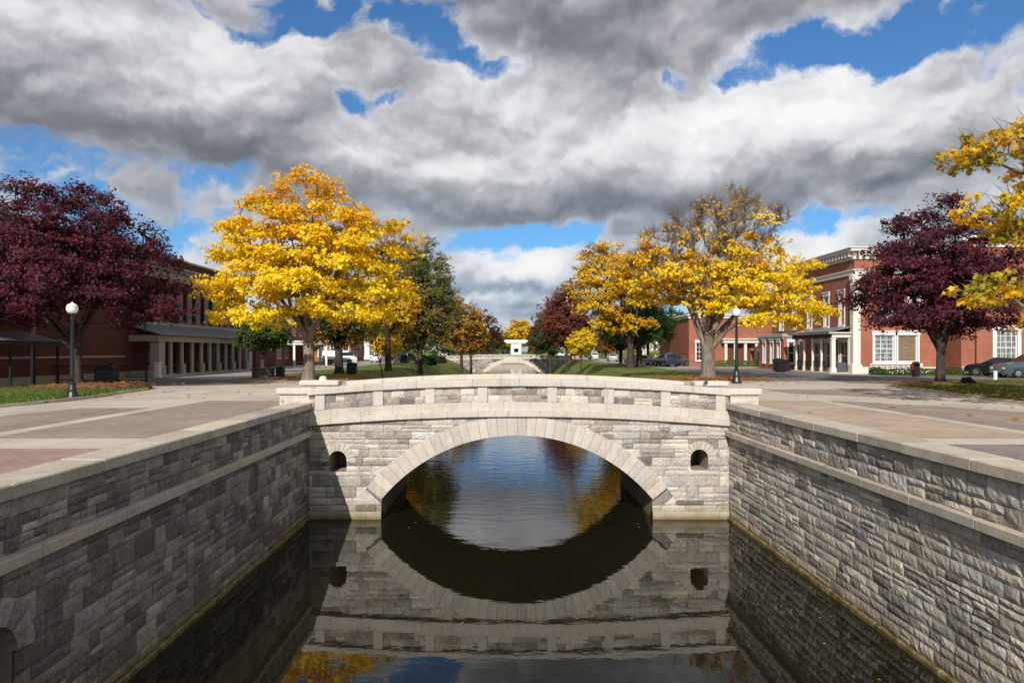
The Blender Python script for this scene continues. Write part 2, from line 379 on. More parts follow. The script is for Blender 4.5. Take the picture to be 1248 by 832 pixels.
# water
t = NT('canal_water'); p = t.pos()
w1 = t.noise(t.map(p, (.8, 1.6, 1)), 1.6, 3, .5); w2 = t.noise(t.map(p, (1, 2.2, 1)), 6., 2, .5); w3 = t.noise(t.map(p, (1, 1.4, 1)), .35, 2, .5)
yy = t.sep(p)[1]; far = t.rng(yy, 16., 32., .16, 1.)
h = t.math('ADD', t.math('MULTIPLY', w1, .7), t.math('ADD', t.math('MULTIPLY', w2, .07), t.math('MULTIPLY', w3, .5)))
h = t.math('MULTIPLY', h, far)
M['water'] = t.pr(t.mix(t.noise(p, .3, 3), (.007, .0065, .003), (.013, .011, .005)), .0, 0, .5, t.bump(h, .17, .09), IOR=1.48)
# foliage
def leaf_mat(name, tr=.3):
    t = NT(name); c = t.attr()['Color']
    d = t.n('ShaderNodeBsdfPrincipled'); t.set(d, 'Base Color', c); t.set(d, 'Roughness', .62); t.set(d, 'Specular IOR Level', .25)
    x = t.n('ShaderNodeBsdfTranslucent'); t.set(x, 0, t.mix(1., c, (1.15, 1.0, .7), 'MULTIPLY'))
    m = t.n('ShaderNodeMixShader'); t.set(m, 0, tr); t.t.links.new(d.outputs[0], m.inputs[1]); t.t.links.new(x.outputs[0], m.inputs[2])
    t.t.links.new(m.outputs[0], t.out.inputs[0]); return t.m
M['leaf'] = leaf_mat('leaves', .36); M['leaf_dark'] = leaf_mat('burgundy_leaves', .16)
def bark_mat(name, a, b):
    t = NT(name); p = t.obj(); n = t.noise(t.map(p, (3, 3, .7)), 3., 6, .65)
    return t.pr(t.ramp(n, ((.3, a), (.68, b))), .95, 0, .1, t.bump(n, .9, .04))
M['bark'] = bark_mat('grey_bark', (.10, .08, .065), (.30, .25, .205)); M['bark_dark'] = bark_mat('dark_bark', (.03, .024, .02), (.10, .08, .065))
# ------------------------------------------------------------------ terrain (one sheet) with the canal cut into it
def canal(Y):      # left top, left toe, right toe, right top of the banks
    if Y <= 30: return (-6.95, -6.93, 8.13, 8.15)
    s = [(30.01, -7.6, -6.9, 8.0, 8.9), (45, -8.6, -6.6, 7.9, 10.0), (80, -10.2, -6.6, 8.6, 12.2), (176, -13.7, -6.6, 13.0, 18.2), (240, -14.5, -7.2, 13.4, 18.6), (300, -14, -8, 13, 18)]
    for a, b in zip(s, s[1:]):
        if Y <= b[0]:
            k = (Y - a[0]) / (b[0] - a[0]); return tuple(a[i] + (b[i] - a[i]) * k for i in range(1, 5))
    return s[-1][1:]
ys = [-300, -60, 0, 15, 30, 30.02, 36, 42, 45, 50, 56, 62, 70, 80, 95, 110, 130, 150, 165, 176, 190, 210, 240, 270, 300]
rows = []
for Y in ys:
    a, b, c, d = canal(Y); m1 = a + (b - a) * .45; m2 = d + (c - d) * .45
    rows.append([(-2500, Y, GZ), (-70, Y, GZ), (a - 1.2, Y, GZ), (a, Y, GZ - .06 if Y > 31 else GZ), (m1, Y, GZ - 1.45), (b, Y, -5.9), (0, Y, -6.6), (c, Y, -5.9), (m2, Y, GZ - 1.45), (d, Y, GZ - .06 if Y > 31 else GZ), (d + 1.2, Y, GZ), (70, Y, GZ), (2500, Y, GZ)])
rows.append([(x, 302, GZ) for (x, y, z) in rows[-1]]); rows.append([(x, 4000, GZ) for (x, y, z) in rows[-1]])
v = [p for r in rows for p in r]; n = len(rows[0])
f = [(i * n + j, i * n + j + 1, (i + 1) * n + j + 1, (i + 1) * n + j) for i in range(len(rows) - 1) for j in range(n - 1)]
me = bpy.data.meshes.new('ground'); me.from_pydata(v, [], f); tag(link_mesh('ground', me, M['grass']), kind='structure')
sheet('canal_water', [[(-16, -60), (20, -60), (20, 301), (-16, 301)]], WZ, M['water'])
G1 = GZ + .004; G2 = GZ + .008; G3 = GZ + .012
sheet('plaza_paving', [[(-75, -40), (-6.9, -40), (-6.9, 30), (-7.6, 30.5), (-7.6, 45), (-75, 45)], [(8.1, -40), (75, -40), (75, 43.5), (8.9, 43.5), (8.9, 30.5), (8.1, 30)]], G1, M['concrete'])
sheet('street', [[(-27.4, 45), (-18.2, 45), (-18.2, 400), (-27.4, 400)], [(18.0, 43.5), (30, 43.5), (30, 75), (27.5, 90), (27.5, 400), (18.0, 400)], [(-75, 72), (-27.4, 72), (-27.4, 84), (-75, 84)], [(30,76),(75,76),(75,87),(27.6,87)]], G1, M['street'])
sheet('asphalt_drive', [[(17.2, 43.4), (75, 43.4), (75, 51.6), (29, 51.6), (27.4, 56), (27.0, 74), (18.6, 74), (17.6, 50)], [(-75, 37.2), (-18.0, 37.2), (-13.8, 39.5), (-13.8, 43.4), (-18.2, 45), (-24.6, 49), (-24.6, 45), (-75, 43.8)]], G2, M['asphalt'])
sheet('mauve_brick_paving', [[(-11.2, 14.9), (-6.98, 14.9), (-6.98, 26.2), (-11.2, 26.2)], [(-14.6, 14.9), (-11.75, 14.9), (-11.75, 22.8), (-14.0, 22.8), (-14.6, 21)],
      [(12.5, 15.9), (17.9, 15.9), (17.0, 20), (15.0, 23.6), (12.9, 26), (12.5, 26)], [(13.0, 30.6), (16.6, 27.2), (17.6, 30.5), (18, 34), (13.0, 34)]], G2, M['pav_mauve'])
sheet('pink_brick_paving', [[(-11.2, -8), (-6.98, -8), (-6.98, 13.3), (-11.2, 13.3)], [(-14.6, -8), (-11.75, -8), (-11.75, 13.3), (-14.6, 13.3)]], G2, M['pav_pink'])
sheet('tan_brick_paving', [[(8.15, 14.9), (12.0, 14.9), (12.0, 26.2), (8.15, 26.2)]], G2, M['pav_tan'])
sheet('grey_cobble_paving', [[(8.15, -8), (12.0, -8), (12.0, 13.9), (8.15, 13.9)], [(12.5, -8), (17.5, -8), (17.5, 13.9), (12.5, 13.9)]], G2, M['pav_grey'])
def island(name, poly, mat, kerb=M['concrete'], h=.11, kw=.16):
    n = len(poly); cx = sum(p[0] for p in poly) / n; cy = sum(p[1] for p in poly) / n
    inner = []
    for p in poly:
        d = Vector((p[0] - cx, p[1] - cy)); l = d.length; inner.append((cx + d.x * (1 - kw / l), cy + d.y * (1 - kw / l)))
    m = MB(); vs = [(x, y, GZ) for x, y in poly] + [(x, y, GZ + h) for x, y in poly] + [(x, y, GZ + h) for x, y in inner] + [(x, y, GZ + h - .05) for x, y in inner]
    fs = [(k * n + i, k * n + (i + 1) % n, (k + 1) * n + (i + 1) % n, (k + 1) * n + i) for k in range(3) for i in range(n)]
    m.add(vs, fs); o = m.build(name + '_kerb', kerb); o['kind'] = 'structure'
    # domed turf
    rng = random.Random(3); vs = []; fs = []; K = 6
    for k in range(K):
        s_ = 1 - k / K
        for p in inner: vs.append((cx + (p[0] - cx) * s_, cy + (p[1] - cy) * s_, GZ + h - .03 + .10 * (1 - s_ ** 2) + rng.uniform(-.008, .008)))
    vs.append((cx, cy, GZ + h + .07))
    for k in range(K - 1): fs += [(k * n + i, k * n + (i + 1) % n, (k + 1) * n + (i + 1) % n, (k + 1) * n + i) for i in range(n)]
    fs += [((K - 1) * n + i, (K - 1) * n + (i + 1) % n, len(vs) - 1) for i in range(n)]
    me = bpy.data.meshes.new(name); me.from_pydata(vs, [], fs); o = link_mesh(name, me, mat, None, True); o['kind'] = 'structure'; return o
def smooth_poly(pts, it=2):
    for _ in range(it):
        q = []
        for i in range(len(pts)):
            a = pts[i]; b = pts[(i + 1) % len(pts)]
            q += [(a[0] * .75 + b[0] * .25, a[1] * .75 + b[1] * .25), (a[0] * .25 + b[0] * .75, a[1] * .25 + b[1] * .75)]
        pts = q
    return pts
ISL_L = smooth_poly([(-34, 21), (-17.2, 21), (-16.2, 26), (-17.0, 31), (-17.4, 34.8), (-20.5, 37.0), (-23.8, 36.8), (-24, 31.5), (-26, 29), (-34, 28)])
ISL_R = smooth_poly([(19.0, 12), (18.5, 22), (18.7, 26), (20.0, 31), (20.9, 36.8), (23, 39.2), (28, 41.8), (45, 42.2), (45, 12)])
island('grass_island', ISL_L, M['grass']); island('grass_island', ISL_R, M['drygrass'])
def mound(name, cx, cy, rx, ry, h, mat, z=GZ, seed=0, seg=26):
    rng = random.Random(seed); vs = [(cx, cy, z + h)]; fs = []; K = 5
    ph = [rng.uniform(0, 6) for _ in range(4)]
    for k in range(1, K + 1):
        s_ = k / K
        for i in range(seg):
            a = 2 * pi * i / seg; w = 1 + .1 * sin(2 * a + ph[0]) + .07 * sin(3 * a + ph[1]) + .04 * sin(7 * a + ph[2])
            vs.append((cx + rx * s_ * w * cos(a), cy + ry * s_ * w * sin(a), z + (h * (1 - s_ ** 2) + rng.uniform(-.012, .02) if k < K else -.03)))
    fs += [(0, 1 + i, 1 + (i + 1) % seg) for i in range(seg)]
    for k in range(K - 1): fs += [(1 + k * seg + i, 1 + (k + 1) * seg + i, 1 + (k + 1) * seg + (i + 1) % seg, 1 + k * seg + (i + 1) % seg) for i in range(seg)]
    me = bpy.data.meshes.new(name); me.from_pydata(vs, [], fs); o = link_mesh(name, me, mat, None, True)
    for pl in me.polygons:
        if pl.normal.z < 0: pl.flip()
    o['kind'] = 'structure'; return o
mound('mulch_bed', -20.6, 34.2, 2.7, 2.1, .17, M['mulch'], GZ + .15, 1)
mound('mulch_bed', 23.2, 37.0, 2.2, 1.6, .13, M['mulch'], GZ + .15, 2)
mound('mulch_bed', -13.5, 48.5, 4.6, 3.0, .14, M['mulch'], GZ, 3)
mound('mulch_bed', 14.1, 46.6, 3.4, 2.5, .15, M['mulch'], GZ, 4)
sheet('dry_turf_strip', [[(8.9, 43.5), (18.0, 43.5), (18.0, 47), (9.2, 50)], [(-18.2, 45), (-7.8, 45), (-9.2, 50), (-18.2, 50)]], G1, M['drygrass'])

# ------------------------------------------------------------------ stone work
def push_circle(cx, cz, r, zmin):
    def f(u, z):
        d = np.hypot(u - cx, z - cz); ins = (d < r) & (z > zmin)
        k = np.where(ins, r / np.maximum(d, 1e-6), 1.0)
        return cx + (u - cx) * k, cz + (z - cz) * k, ins
    return f
def push_niche(cx, cz, hw, hb):      # round-topped opening: arc centre cx,cz radius hw, straight sides down to cz-hb
    def f(u, z):
        d = np.hypot(u - cx, z - cz); up = (z >= cz) & (d < hw); k = np.where(up, hw / np.maximum(d, 1e-6), 1.0)
        lo = (z < cz) & (z > cz - hb) & (np.abs(u - cx) < hw)
        uu = np.where(up, cx + (u - cx) * k, u); zz = np.where(up, cz + (z - cz) * k, z)
        side = lo & ((z - (cz - hb)) > (hw - np.abs(u - cx)))
        uu = np.where(side, cx + np.where(u >= cx, hw, -hw), uu); zz = np.where(lo & ~side, cz - hb, zz)
        return uu, zz, up | lo
    return f
class Blocks:
    def __init__(s, to_world, seed): s.tw = to_world; s.r = np.random.RandomState(seed); s.V = []; s.Fc = []; s.C = []; s.n = 0
    def grid(s, P, depth, tone, ins=None):       # P: (nz,nu,2) front positions
        nz, nu = depth.shape
        U = np.pad(P[..., 0], 1, mode='edge'); Z = np.pad(P[..., 1], 1, mode='edge'); D = np.pad(depth, 1, constant_values=-.035)
        v = s.tw(U.ravel(), Z.ravel(), D.ravel()); nu += 2; nz += 2
        i = np.arange((nz - 1) * (nu - 1)); a = (i // (nu - 1)) * nu + i % (nu - 1)
        q = np.stack([a, a + 1, a + nu + 1, a + nu], 1)
        if ins is not None:
            I = np.pad(ins, 1, mode='edge').ravel(); q = q[I[q].sum(1) < 4]
        s.Fc.append(q + s.n); s.V.append(v); s.C.append(np.tile(np.array(tone), (len(v), 1))); s.n += len(v)
    def block(s, u0, u1, z0, z1, rough, tone, holes=(), res=.075, gap=.005, base=0.):
        u0 += gap; u1 -= gap; z0 += gap; z1 -= gap
        if u1 - u0 < .03 or z1 - z0 < .03: return
        if len(holes) > 1 and res < .1: res = .045
        nu = max(4, int((u1 - u0) / res) + 1); nz = max(4, int((z1 - z0) / res) + 1)
        a = np.linspace(0, 1, nu); b = np.linspace(0, 1, nz); A, B = np.meshgrid(a, b)
        U = u0 + (u1 - u0) * A; Z = z0 + (z1 - z0) * B
        U = U + s.r.uniform(-.004, .004, U.shape); Z = Z + s.r.uniform(-.004, .004, Z.shape)
        h = np.full(A.shape, 1.0)
        for _ in range(4):
            g = s.r.uniform(-1.1, 1.1, 2); h = np.minimum(h, s.r.uniform(.45, .95) + g[0] * (A - .5) + g[1] * (B - .5))
        ed = np.minimum(np.minimum(A, 1 - A) * (u1 - u0), np.minimum(B, 1 - B) * (z1 - z0)) / .03
        ed = np.clip(ed, 0, 1)
        D = rough * np.clip(h, 0, 1) * (.25 + .75 * ed) + s.r.uniform(-.25, .25, A.shape) * rough * ed + base - .006 * (1 - ed)
        inside = np.zeros(A.shape, bool)
        for H in holes:
            U, Z, ins = H(U, Z); inside |= ins
        if inside.all(): return
        D = np.where(inside, np.minimum(D, .004), D)
        s.grid(np.stack([U, Z], -1), D, tone, inside if inside.any() else None)
    def facing(s, u0, u1, z0, z1, rough, holes=(), course=(.15, .30), length=(.28, .85), tone=(.5, .22), warm=(.3, .8), res=.075, zfun=None, dark=.15):
        z = z0
        while z < z1 - .02:
            h = s.r.uniform(*course)
            if z1 - (z + h) < course[0] * .7: h = z1 - z
            u = u0 - s.r.uniform(0, .4)
            while u < u1:
                l = s.r.uniform(*length) * (1.0 if h > .2 else 1.15); e = min(u + l, u1)
                if u1 - e < .14: e = u1
                a = max(u, u0)
                if e - a > .05:
                    def tn():
                        x = s.r.normal(*tone)
                        if s.r.rand() < dark: x -= .32
                        return (float(np.clip(x, 0, 1)), float(s.r.uniform(*warm)), 0.)
                    if h > .22 and s.r.rand() < (.28 if h < .3 else .5):
                        q = h * s.r.uniform(.4, .6); s.block(a, e, z, z + q, rough, tn(), holes, res)
                        if e - a > .5 and s.r.rand() < .5:
                            mm = a + (e - a) * s.r.uniform(.35, .65); s.block(a, mm, z + q, z + h, rough, tn(), holes, res); s.block(mm, e, z + q, z + h, rough, tn(), holes, res)
                        else: s.block(a, e, z + q, z + h, rough, tn(), holes, res)
                    else: s.block(a, e, z, z + h, rough, tn(), holes, res)
                u = e
                if e >= u1: break
            z += h
    def voussoirs(s, cx, cz, r0, r1, a0, a1, n, rough, tone, base=.03, jit=.1):
        ed = np.linspace(a0, a1, n + 1); ed[1:-1] += s.r.uniform(-jit, jit, n - 1) * (a1 - a0) / n
        for i in range(n):
            g = .0045 / r0; th = np.linspace(ed[i] + g, ed[i + 1] - g, 4); rr = np.linspace(r0, r1 + s.r.uniform(-.01, .01), 5)
            T, Rr = np.meshgrid(th, rr); D = base + s.r.uniform(0, .008) + s.r.uniform(-.3, .3, T.shape) * rough
            D[0] -= .006; D[-1] -= .006; D[:, 0] -= .006; D[:, -1] -= .006
            s.grid(np.stack([cx + Rr * np.sin(T), cz + Rr * np.cos(T)], -1), D, (float(np.clip(s.r.normal(tone, .1), 0, 1)), float(s.r.uniform(.3, .8)), 0.))
    def build(s, name, mat, parent, warp=None):
        v = np.concatenate(s.V); f = np.concatenate(s.Fc); c = np.concatenate(s.C)
        if warp: v = warp(v)
        me = bpy.data.meshes.new(name); me.from_pydata(v.tolist(), [], f.tolist())
        a = me.color_attributes.new('tone', 'FLOAT_COLOR', 'POINT'); a.data.foreach_set('color', np.c_[c, np.ones(len(c))].astype(np.float32).ravel())
        import bmesh
        bm = bmesh.new(); bm.from_mesh(me); bmesh.ops.recalc_face_normals(bm, faces=bm.faces); bm.to_mesh(me); bm.free()
        return link_mesh(name, me, mat, parent)
def cut(obj, cutters):
    dg = None
    for c in cutters:
        m = obj.modifiers.new('b', 'BOOLEAN'); m.operation = 'DIFFERENCE'; m.solver = 'EXACT'; m.object = c
    bpy.context.view_layer.update(); dg = bpy.context.evaluated_depsgraph_get()
    me = bpy.data.meshes.new_from_object(obj.evaluated_get(dg)); obj.modifiers.clear(); obj.data = me
    for c in cutters: bpy.data.objects.remove(c)
def niche_profile(cx, cz, hw, hb, n=10):
    return [(cx - hw, cz - hb), (cx + hw, cz - hb)] + [(cx + hw * cos(pi * i / n), cz + hw * sin(pi * i / n)) for i in range(n + 1)]

def bridge(name, label, Y0, Y1, cx, half, seed, scale=1.0, group='stone arch bridges over the canal', near=True, xl=-6.3, xr=7.5, R_=5.76, posts=None):
    root = thing(name, label, 'bridge', (cx, Y0, WZ), 0, group)
    wl = xl - cx; wr = xr - cx                     # local extents
    zc = -8.51 - WZ if near else None
    if near: crown = -2.75 - WZ
    else: crown = -2.75 - WZ; zc = crown - R_
    thmax = math.asin(half / R_); zs = zc + R_ * cos(thmax)
    ring = .62; hw = max(-wl, wr)
    c = lambda x: .31 * (1 - (x / 6.95) ** 2) if near else .45 * (1 - (x / hw) ** 2)
    cl = lambda x: c(max(min(x, 6.9 if near else hw), -6.9 if near else -hw))
    def wz(x, y, z): return (x, y, z + cl(x))
    D = Y1 - Y0; top = -1.9 - WZ
    # core with barrel
    prof = [(wl - .6, -1.0), (-half, -1.0), (-half, zs)]
    prof += [(R_ * sin(a), zc + R_ * cos(a)) for a in np.linspace(-thmax, thmax, 41)][1:-1]
    prof += [(half, zs), (half, -1.0), (wr + .6, -1.0), (wr + .6, top)] + [(x, top + cl(x)) for x in np.linspace(wr, wl, 21)] + [(wl - .6, top)]
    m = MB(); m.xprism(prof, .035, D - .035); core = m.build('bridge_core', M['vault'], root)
    nz = WZ
    niches = [(-5.34 - cx, -3.55 - nz, .29, .40), (6.52 - cx, -3.50 - nz, .29, .40)] if near else []
    if near:
        cs = []
        for (a, b, h_, hb) in niches:
            k = MB(); k.xprism(niche_profile(a, b, h_ + .004, hb + .004), -.3, 1.4); cs.append(k.build('cutter', None, root))
        cut(core, cs)
    zb = -1.9 - WZ                                  # heights below are at the bridge ends, the curve is added by wz
    lt, lb = -2.26 - WZ, -2.45 - WZ
    for side, (y0, sgn) in enumerate(((0., 1), (D, -1))):
        seedk = seed + side
        tw = lambda u, z, d, y0=y0, sgn=sgn: np.stack([u, y0 - sgn * d, z], 1)
        if side == 0 or not near:
            B = Blocks(tw, seedk)
            holes = [push_circle(0, zc, R_ + ring - .03, -50)] + [push_niche(a, b, h_, hb) for a, b, h_, hb in niches]
            # below the springing the opening is straight
            def jamb(u, z, half=half, zs=zs):
                ins = (np.abs(u) < half) & (z < zs + .2); return np.where(ins, np.sign(u) * half, u), z, ins
            hol = [lambda u, z: push_circle(0, zc, R_ + ring - .03, zs - .12)(u, z)] + holes[1:] + [jamb]
            ntop = lb + .31
            B.facing(wl, wr, .24, ntop, .032, hol, course=(.18, .38), length=(.3, 1.15), tone=(.64 if near else .42, .18), warm=(.15, .75), res=.075 if near else .4, dark=.22)
            B.build('spandrel_stones', M['stone'], root, None)
            V = Blocks(tw, seedk + 5)
            V.voussoirs(0, zc, R_, R_ + (ring if near else .95), -thmax, thmax, 34, .01, .60 if near else .95, .05 if near else .3)
            V.build('arch_ring', M['smooth'], root)
            if near:
                for (a, b, h_, hb) in niches:
                    V = Blocks(tw, seedk + 9); V.voussoirs(a, b, h_, h_ + .27, -pi * .56, pi * .56, 11, .012, .58, .035)
                    V.block(a - h_ - .02, a + h_ + .02, b - hb - .13, b - hb, .006, (.7, .6, 0), (), base=.03)
                    V.build('drain_surround', M['smooth'], root)
        else:
            # rear face, same stones laid more simply
            B = Blocks(tw, seedk)
            def jamb(u, z, half=half, zs=zs):
                ins = (np.abs(u) < half) & (z < zs + .2); return np.where(ins, np.sign(u) * half, u), z, ins
            B.facing(wl, wr, .24, lb + .31, .02, [push_circle(0, zc, R_ + ring - .03, zs - .12), jamb], tone=(.66, .17), res=.2)
            B.build('spandrel_stones', M['stone'], root)
            V = Blocks(tw, seedk + 5); V.voussoirs(0, zc, R_, R_ + ring, -thmax, thmax, 34, .01, .62, .05); V.build('arch_ring', M['smooth'], root)
        yb = lambda a, b: (y0 + sgn * a, y0 + sgn * b)
        # plinth at the waterline
        for a, b in ((wl, -half), (half, wr)):
            m = MB(); x = a
            while x < b - .05:
                e = min(x + R.uniform(.7, 1.2), b)
                if b - e < .3: e = b
                y_ = yb(-.05, .3); m.box(x, e, y_[0], y_[1], -.5, .25, .012, (R.uniform(.4, .7), .9, 0)); x = e
            m.build('plinth', M['smooth'], root)
        # ledge moulding and base course
        def run(mm, z0, z1, d0, d1, lmin, lmax, x0=wl, x1=wr, bev=.018, tone=.66):
            x = x0
            while x < x1 - .05:
                e = min(x + R.uniform(lmin, lmax), x1)
                if x1 - e < .3: e = x1
                # cut long stones so that they follow the curve
                y_ = yb(d0, d1); mm.box(x + .001, e - .001, y_[0], y_[1], z0, z1, bev, (min(1, max(0, R.gauss(tone, .06))), R.uniform(.4, .8), 0)); x = e
        m = MB(wz); run(m, lb, lt, -.14, .2, .7, 1.2, bev=.016); m.build('ledge', M['smooth'], root)
        m = MB(wz); run(m, lt, -1.97 - WZ, -.04, .32, .6, 1.0, bev=.008); m.build('parapet_base_course', M['smooth'], root)
        ct, cb = -1.24 - WZ, -1.46 - WZ
        m = MB(wz); run(m, cb, ct, -.10, .48, 1.3, 1.9, wl - .02, wr + .02, bev=.022, tone=.72); m.build('parapet_coping', M['smooth'], root)
        # recessed rough panels on both sides of a core
        m = MB(wz); xs = np.linspace(wl, wr, 24)
        for a, b in zip(xs, xs[1:]):
            y_ = yb(.04, .34); m.box(a, b, y_[0], y_[1], -1.97 - WZ, cb, 0, (.4, .5, 0))
        m.build('parapet_core', M['mortar'], root)
        twp = lambda u, z, d, y0=y0, sgn=sgn: np.stack([u, y0 + sgn * .03 - sgn * d, z], 1)
        B = Blocks(twp, seedk + 20); B.facing(wl, wr, -1.97 - WZ, cb, .03, (), course=(.2, .29), length=(.25, .6), tone=(.64, .22), warm=(.2, .8), res=.06 if near else .3, dark=.3)
        def wq(v):
            o = v.copy(); o[:, 2] += np.array([cl(x) for x in v[:, 0]]); return o
        B.build('parapet_panel_stones', M['stone'], root, wq)
        twi = lambda u, z, d, y0=y0, sgn=sgn: np.stack([u, y0 + sgn * .35 + sgn * d, z], 1)
        B = Blocks(twi, seedk + 30); B.facing(wl, wr, -1.97 - WZ, cb, .02, (), course=(.2, .29), tone=(.66, .18), res=.25)
        B.build('parapet_inner_stones', M['stone'], root, wq)
        for px in (posts or [-8]):
            m = MB(wz); y_ = yb(-.035, .4); m.box(px - .16, px + .16, y_[0], y_[1], -1.968 - WZ, cb - .002, .012, (R.uniform(.6, .8), R.uniform(.4, .7), 0))
            m.build('parapet_post', M['smooth'], root)
    m = MB(wz); xs = np.linspace(wl, wr, 16)
    for a, b in zip(xs, xs[1:]): m.box(a, b, .36, D - .36, -2.0 - WZ, -1.88 - WZ, 0)
    m.build('deck_paving', M['concrete'], root)
    return root
PX = [390, 461, 524, 588, 673, 742, 811, 878]
posts = [(p - CX) / 37.14 - .54 for p in PX]
b1 = bridge('stone_bridge', 'pale limestone arch bridge with panelled parapet, the large near one across the foreground water', 22.4, 28.4, .54, 4.45, 11, posts=posts)
b2 = bridge('stone_bridge', 'small distant stone arch bridge seen between the grass banks under the far trees', 176, 182, 3.1, 7.9, 51, near=False, xl=-14.0, xr=20.0, R_=9.6, posts=[-15, -11, -7, -3.2, 3.2, 7, 11, 15])
# end piers of the near bridge
def pier(x0, x1, y0, y1, zt, finial=False, steps=False):
    lx = lambda v: v - .54; ly = lambda v: v - 22.4; lz = lambda v: v - WZ
    m = MB(); m.box(lx(x0 + .09), lx(x1 - .09), ly(y0 + .09), ly(y1 - .09), lz(-2.3), lz(zt - .21), .02, (.66, .6, 0)); p = m.build('end_pier', M['smooth'], b1)
    for fy, sg in ((y0 + .09, -1), (y1 - .09, 1)):
        B = Blocks(lambda u, z, d: np.stack([u, ly(fy) + sg * d, z], 1), int(x0 * 7 + fy) % 97)
        B.facing(lx(x0 + .12), lx(x1 - .12), lz(-1.88), lz(zt - .22), .014, (), course=(.15, .2), length=(.3, .45), tone=(.75, .08), res=.1, dark=.05); B.build('pier_stones', M['stone'], p)
    m = MB(); m.box(lx(x0), lx(x1), ly(y0), ly(y1), lz(zt - .21), lz(zt), .04, (.8, .6, 0))
    if steps: m.box(lx(x0 + .28), lx(x1 - .28), ly(y0 + .1), ly(y1 - .1), lz(zt - .01), lz(zt + .13), .04, (.85, .6, 0))
    m.build('pier_cap', M['smooth'], p)
    if finial:
        m = MB(); fx = lx(x0 + (x1 - x0) * .56); fy = ly((y0 + y1) / 2)
        m.lathe([(.2, .0), (.19, .04), (.15, .07), (.15, .12), (.11, .17), (.02, .185)], (fx, fy, lz(zt - .01)), 14, (.95, .5, 0)); m.build('finial', M['smooth'], p, True)
pier(-7.36, -6.18, 22.34, 23.05, -1.21); pier(7.46, 8.58, 22.34, 23.05, -1.23)
pier(-8.2, -6.6, 27.75, 28.45, -1.19, True, False); pier(7.9, 9.3, 27.75, 28.45, -1.22, False, False)
# corner pilaster post at each end of the parapet (full height side piece)
# bird on the coping
root = thing('pigeon', 'small dark pigeon perched on the bridge parapet coping near the right end', 'bird', ((860 - CX) / F * 22.6, 22.6, -1.235 + .31 * (1 - (6.25 / 6.95) ** 2)), radians(50))
root.scale = (1.15, 1.15, 1.15)
m = MB(); m.tube([(-.16, 0, .05), (-.1, 0, .075), (-.03, 0, .10), (.04, 0, .13), (.075, 0, .17), (.09, 0, .2), (.115, 0, .205), (.15, 0, .198)], [.012, .03, .052, .055, .036, .03, .022, .004], 10)
m.build('body', M['greybox'], root, True)
for sy in (-1, 1):
    m = MB(); m.tube([(0, sy * .02, .08), (.005, sy * .022, .03), (.02, sy * .022, 0)], .005, 5); m.build('leg', M['greybox'], root)

def canal_wall(name, label, X, sgn, Y0, Y1, seed, drain=None):
    """X inner face, sgn +1 if the wall faces +X (left wall), -1 for the right wall"""
    root = thing(name, label, 'wall', (X, 0, WZ), 0, 'canal retaining walls')
    lz = lambda v: v - WZ
    m = MB(); xs = sorted((-sgn * .035, -sgn * .62)); m.box(xs[0], xs[1], Y0, Y1, -.9, lz(-1.9)); core = m.build('wall_core', M['mortar'], root)
    holes = []
    if drain:
        yc, zc, hw, hb = drain
        k = MB(); pr = niche_profile(yc, zc, hw + .004, hb + .004); n = len(pr)
        k.add([(sgn * .3, a, b) for a, b in pr] + [(-sgn * 1.4, a, b) for a, b in pr], [tuple(range(n)), tuple(range(n, 2 * n))[::-1]] + [(i, i + n, (i + 1) % n + n, (i + 1) % n) for i in range(n)])
        kk = k.build('cutter', None, root); cut(core, [kk]); holes = [push_niche(yc, zc, hw, hb)]
    tw = lambda u, z, d: np.stack([sgn * d, u, z], 1)
    # finer near the camera, coarser far behind the bridge
    B = Blocks(tw, seed)
    B.facing(Y0, Y1, .1, lz(-2.77), .035 if sgn < 0 else .03, holes, course=(.16, .42), length=(.26, .85), tone=(.60 if sgn < 0 else .27, .17), warm=(.3, .95), res=.06, dark=.13)  # left wall's facings get a darker stone tone, its shade painted in
    B.build('stone_facing', M['wallstone'], root)
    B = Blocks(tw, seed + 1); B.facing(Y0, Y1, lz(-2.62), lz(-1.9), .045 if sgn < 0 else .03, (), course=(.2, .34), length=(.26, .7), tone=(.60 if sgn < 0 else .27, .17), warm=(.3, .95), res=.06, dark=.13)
    B.build('upper_facing', M['wallstone'], root)
    def run(mm, x0, x1, z0, z1, lo, hi, bev, tone):
        y = Y0
        while y < Y1 - .05:
            e = min(y + R.uniform(lo, hi), Y1)
            if Y1 - e < .4: e = Y1
            j = R.uniform(-.004, .004); mm.box(x0 + j, x1 + j, y + .002, e - .002, z0 + j, z1 + j, bev, (min(1, max(0, R.gauss(tone, .12))), R.uniform(.35, .8), 0)); y = e
    m = MB(); run(m, sgn * .15, -sgn * .1, lz(-2.77), lz(-2.6), 1.2, 1.9, .014, .55); m.build('ledge', M['ledge'], root)
    m = MB(); run(m, sgn * .1, -sgn * .62, lz(-1.89), lz(-1.69), 1.4, 2.1, .02, .5 if sgn > 0 else .5); m.build('coping', M['ledge'], root)
    m = MB(); run(m, sgn * .07, -sgn * .2, -.4, .1, 1.2, 2.2, .02, .5); m.build('waterline_footing', M['algae'], root)
    if drain:
        V = Blocks(tw, seed + 3); V.voussoirs(yc, zc, hw, hw + .34, -pi * .52, pi * .52, 9, .02, .5, .045); V.build('drain_surround', M['wallstone'], root)
    return root
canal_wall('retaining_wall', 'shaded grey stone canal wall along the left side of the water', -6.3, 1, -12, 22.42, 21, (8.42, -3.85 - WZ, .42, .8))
canal_wall('retaining_wall', 'sunlit rough stone canal wall along the right side of the water', 7.5, -1, -12, 22.42, 31)
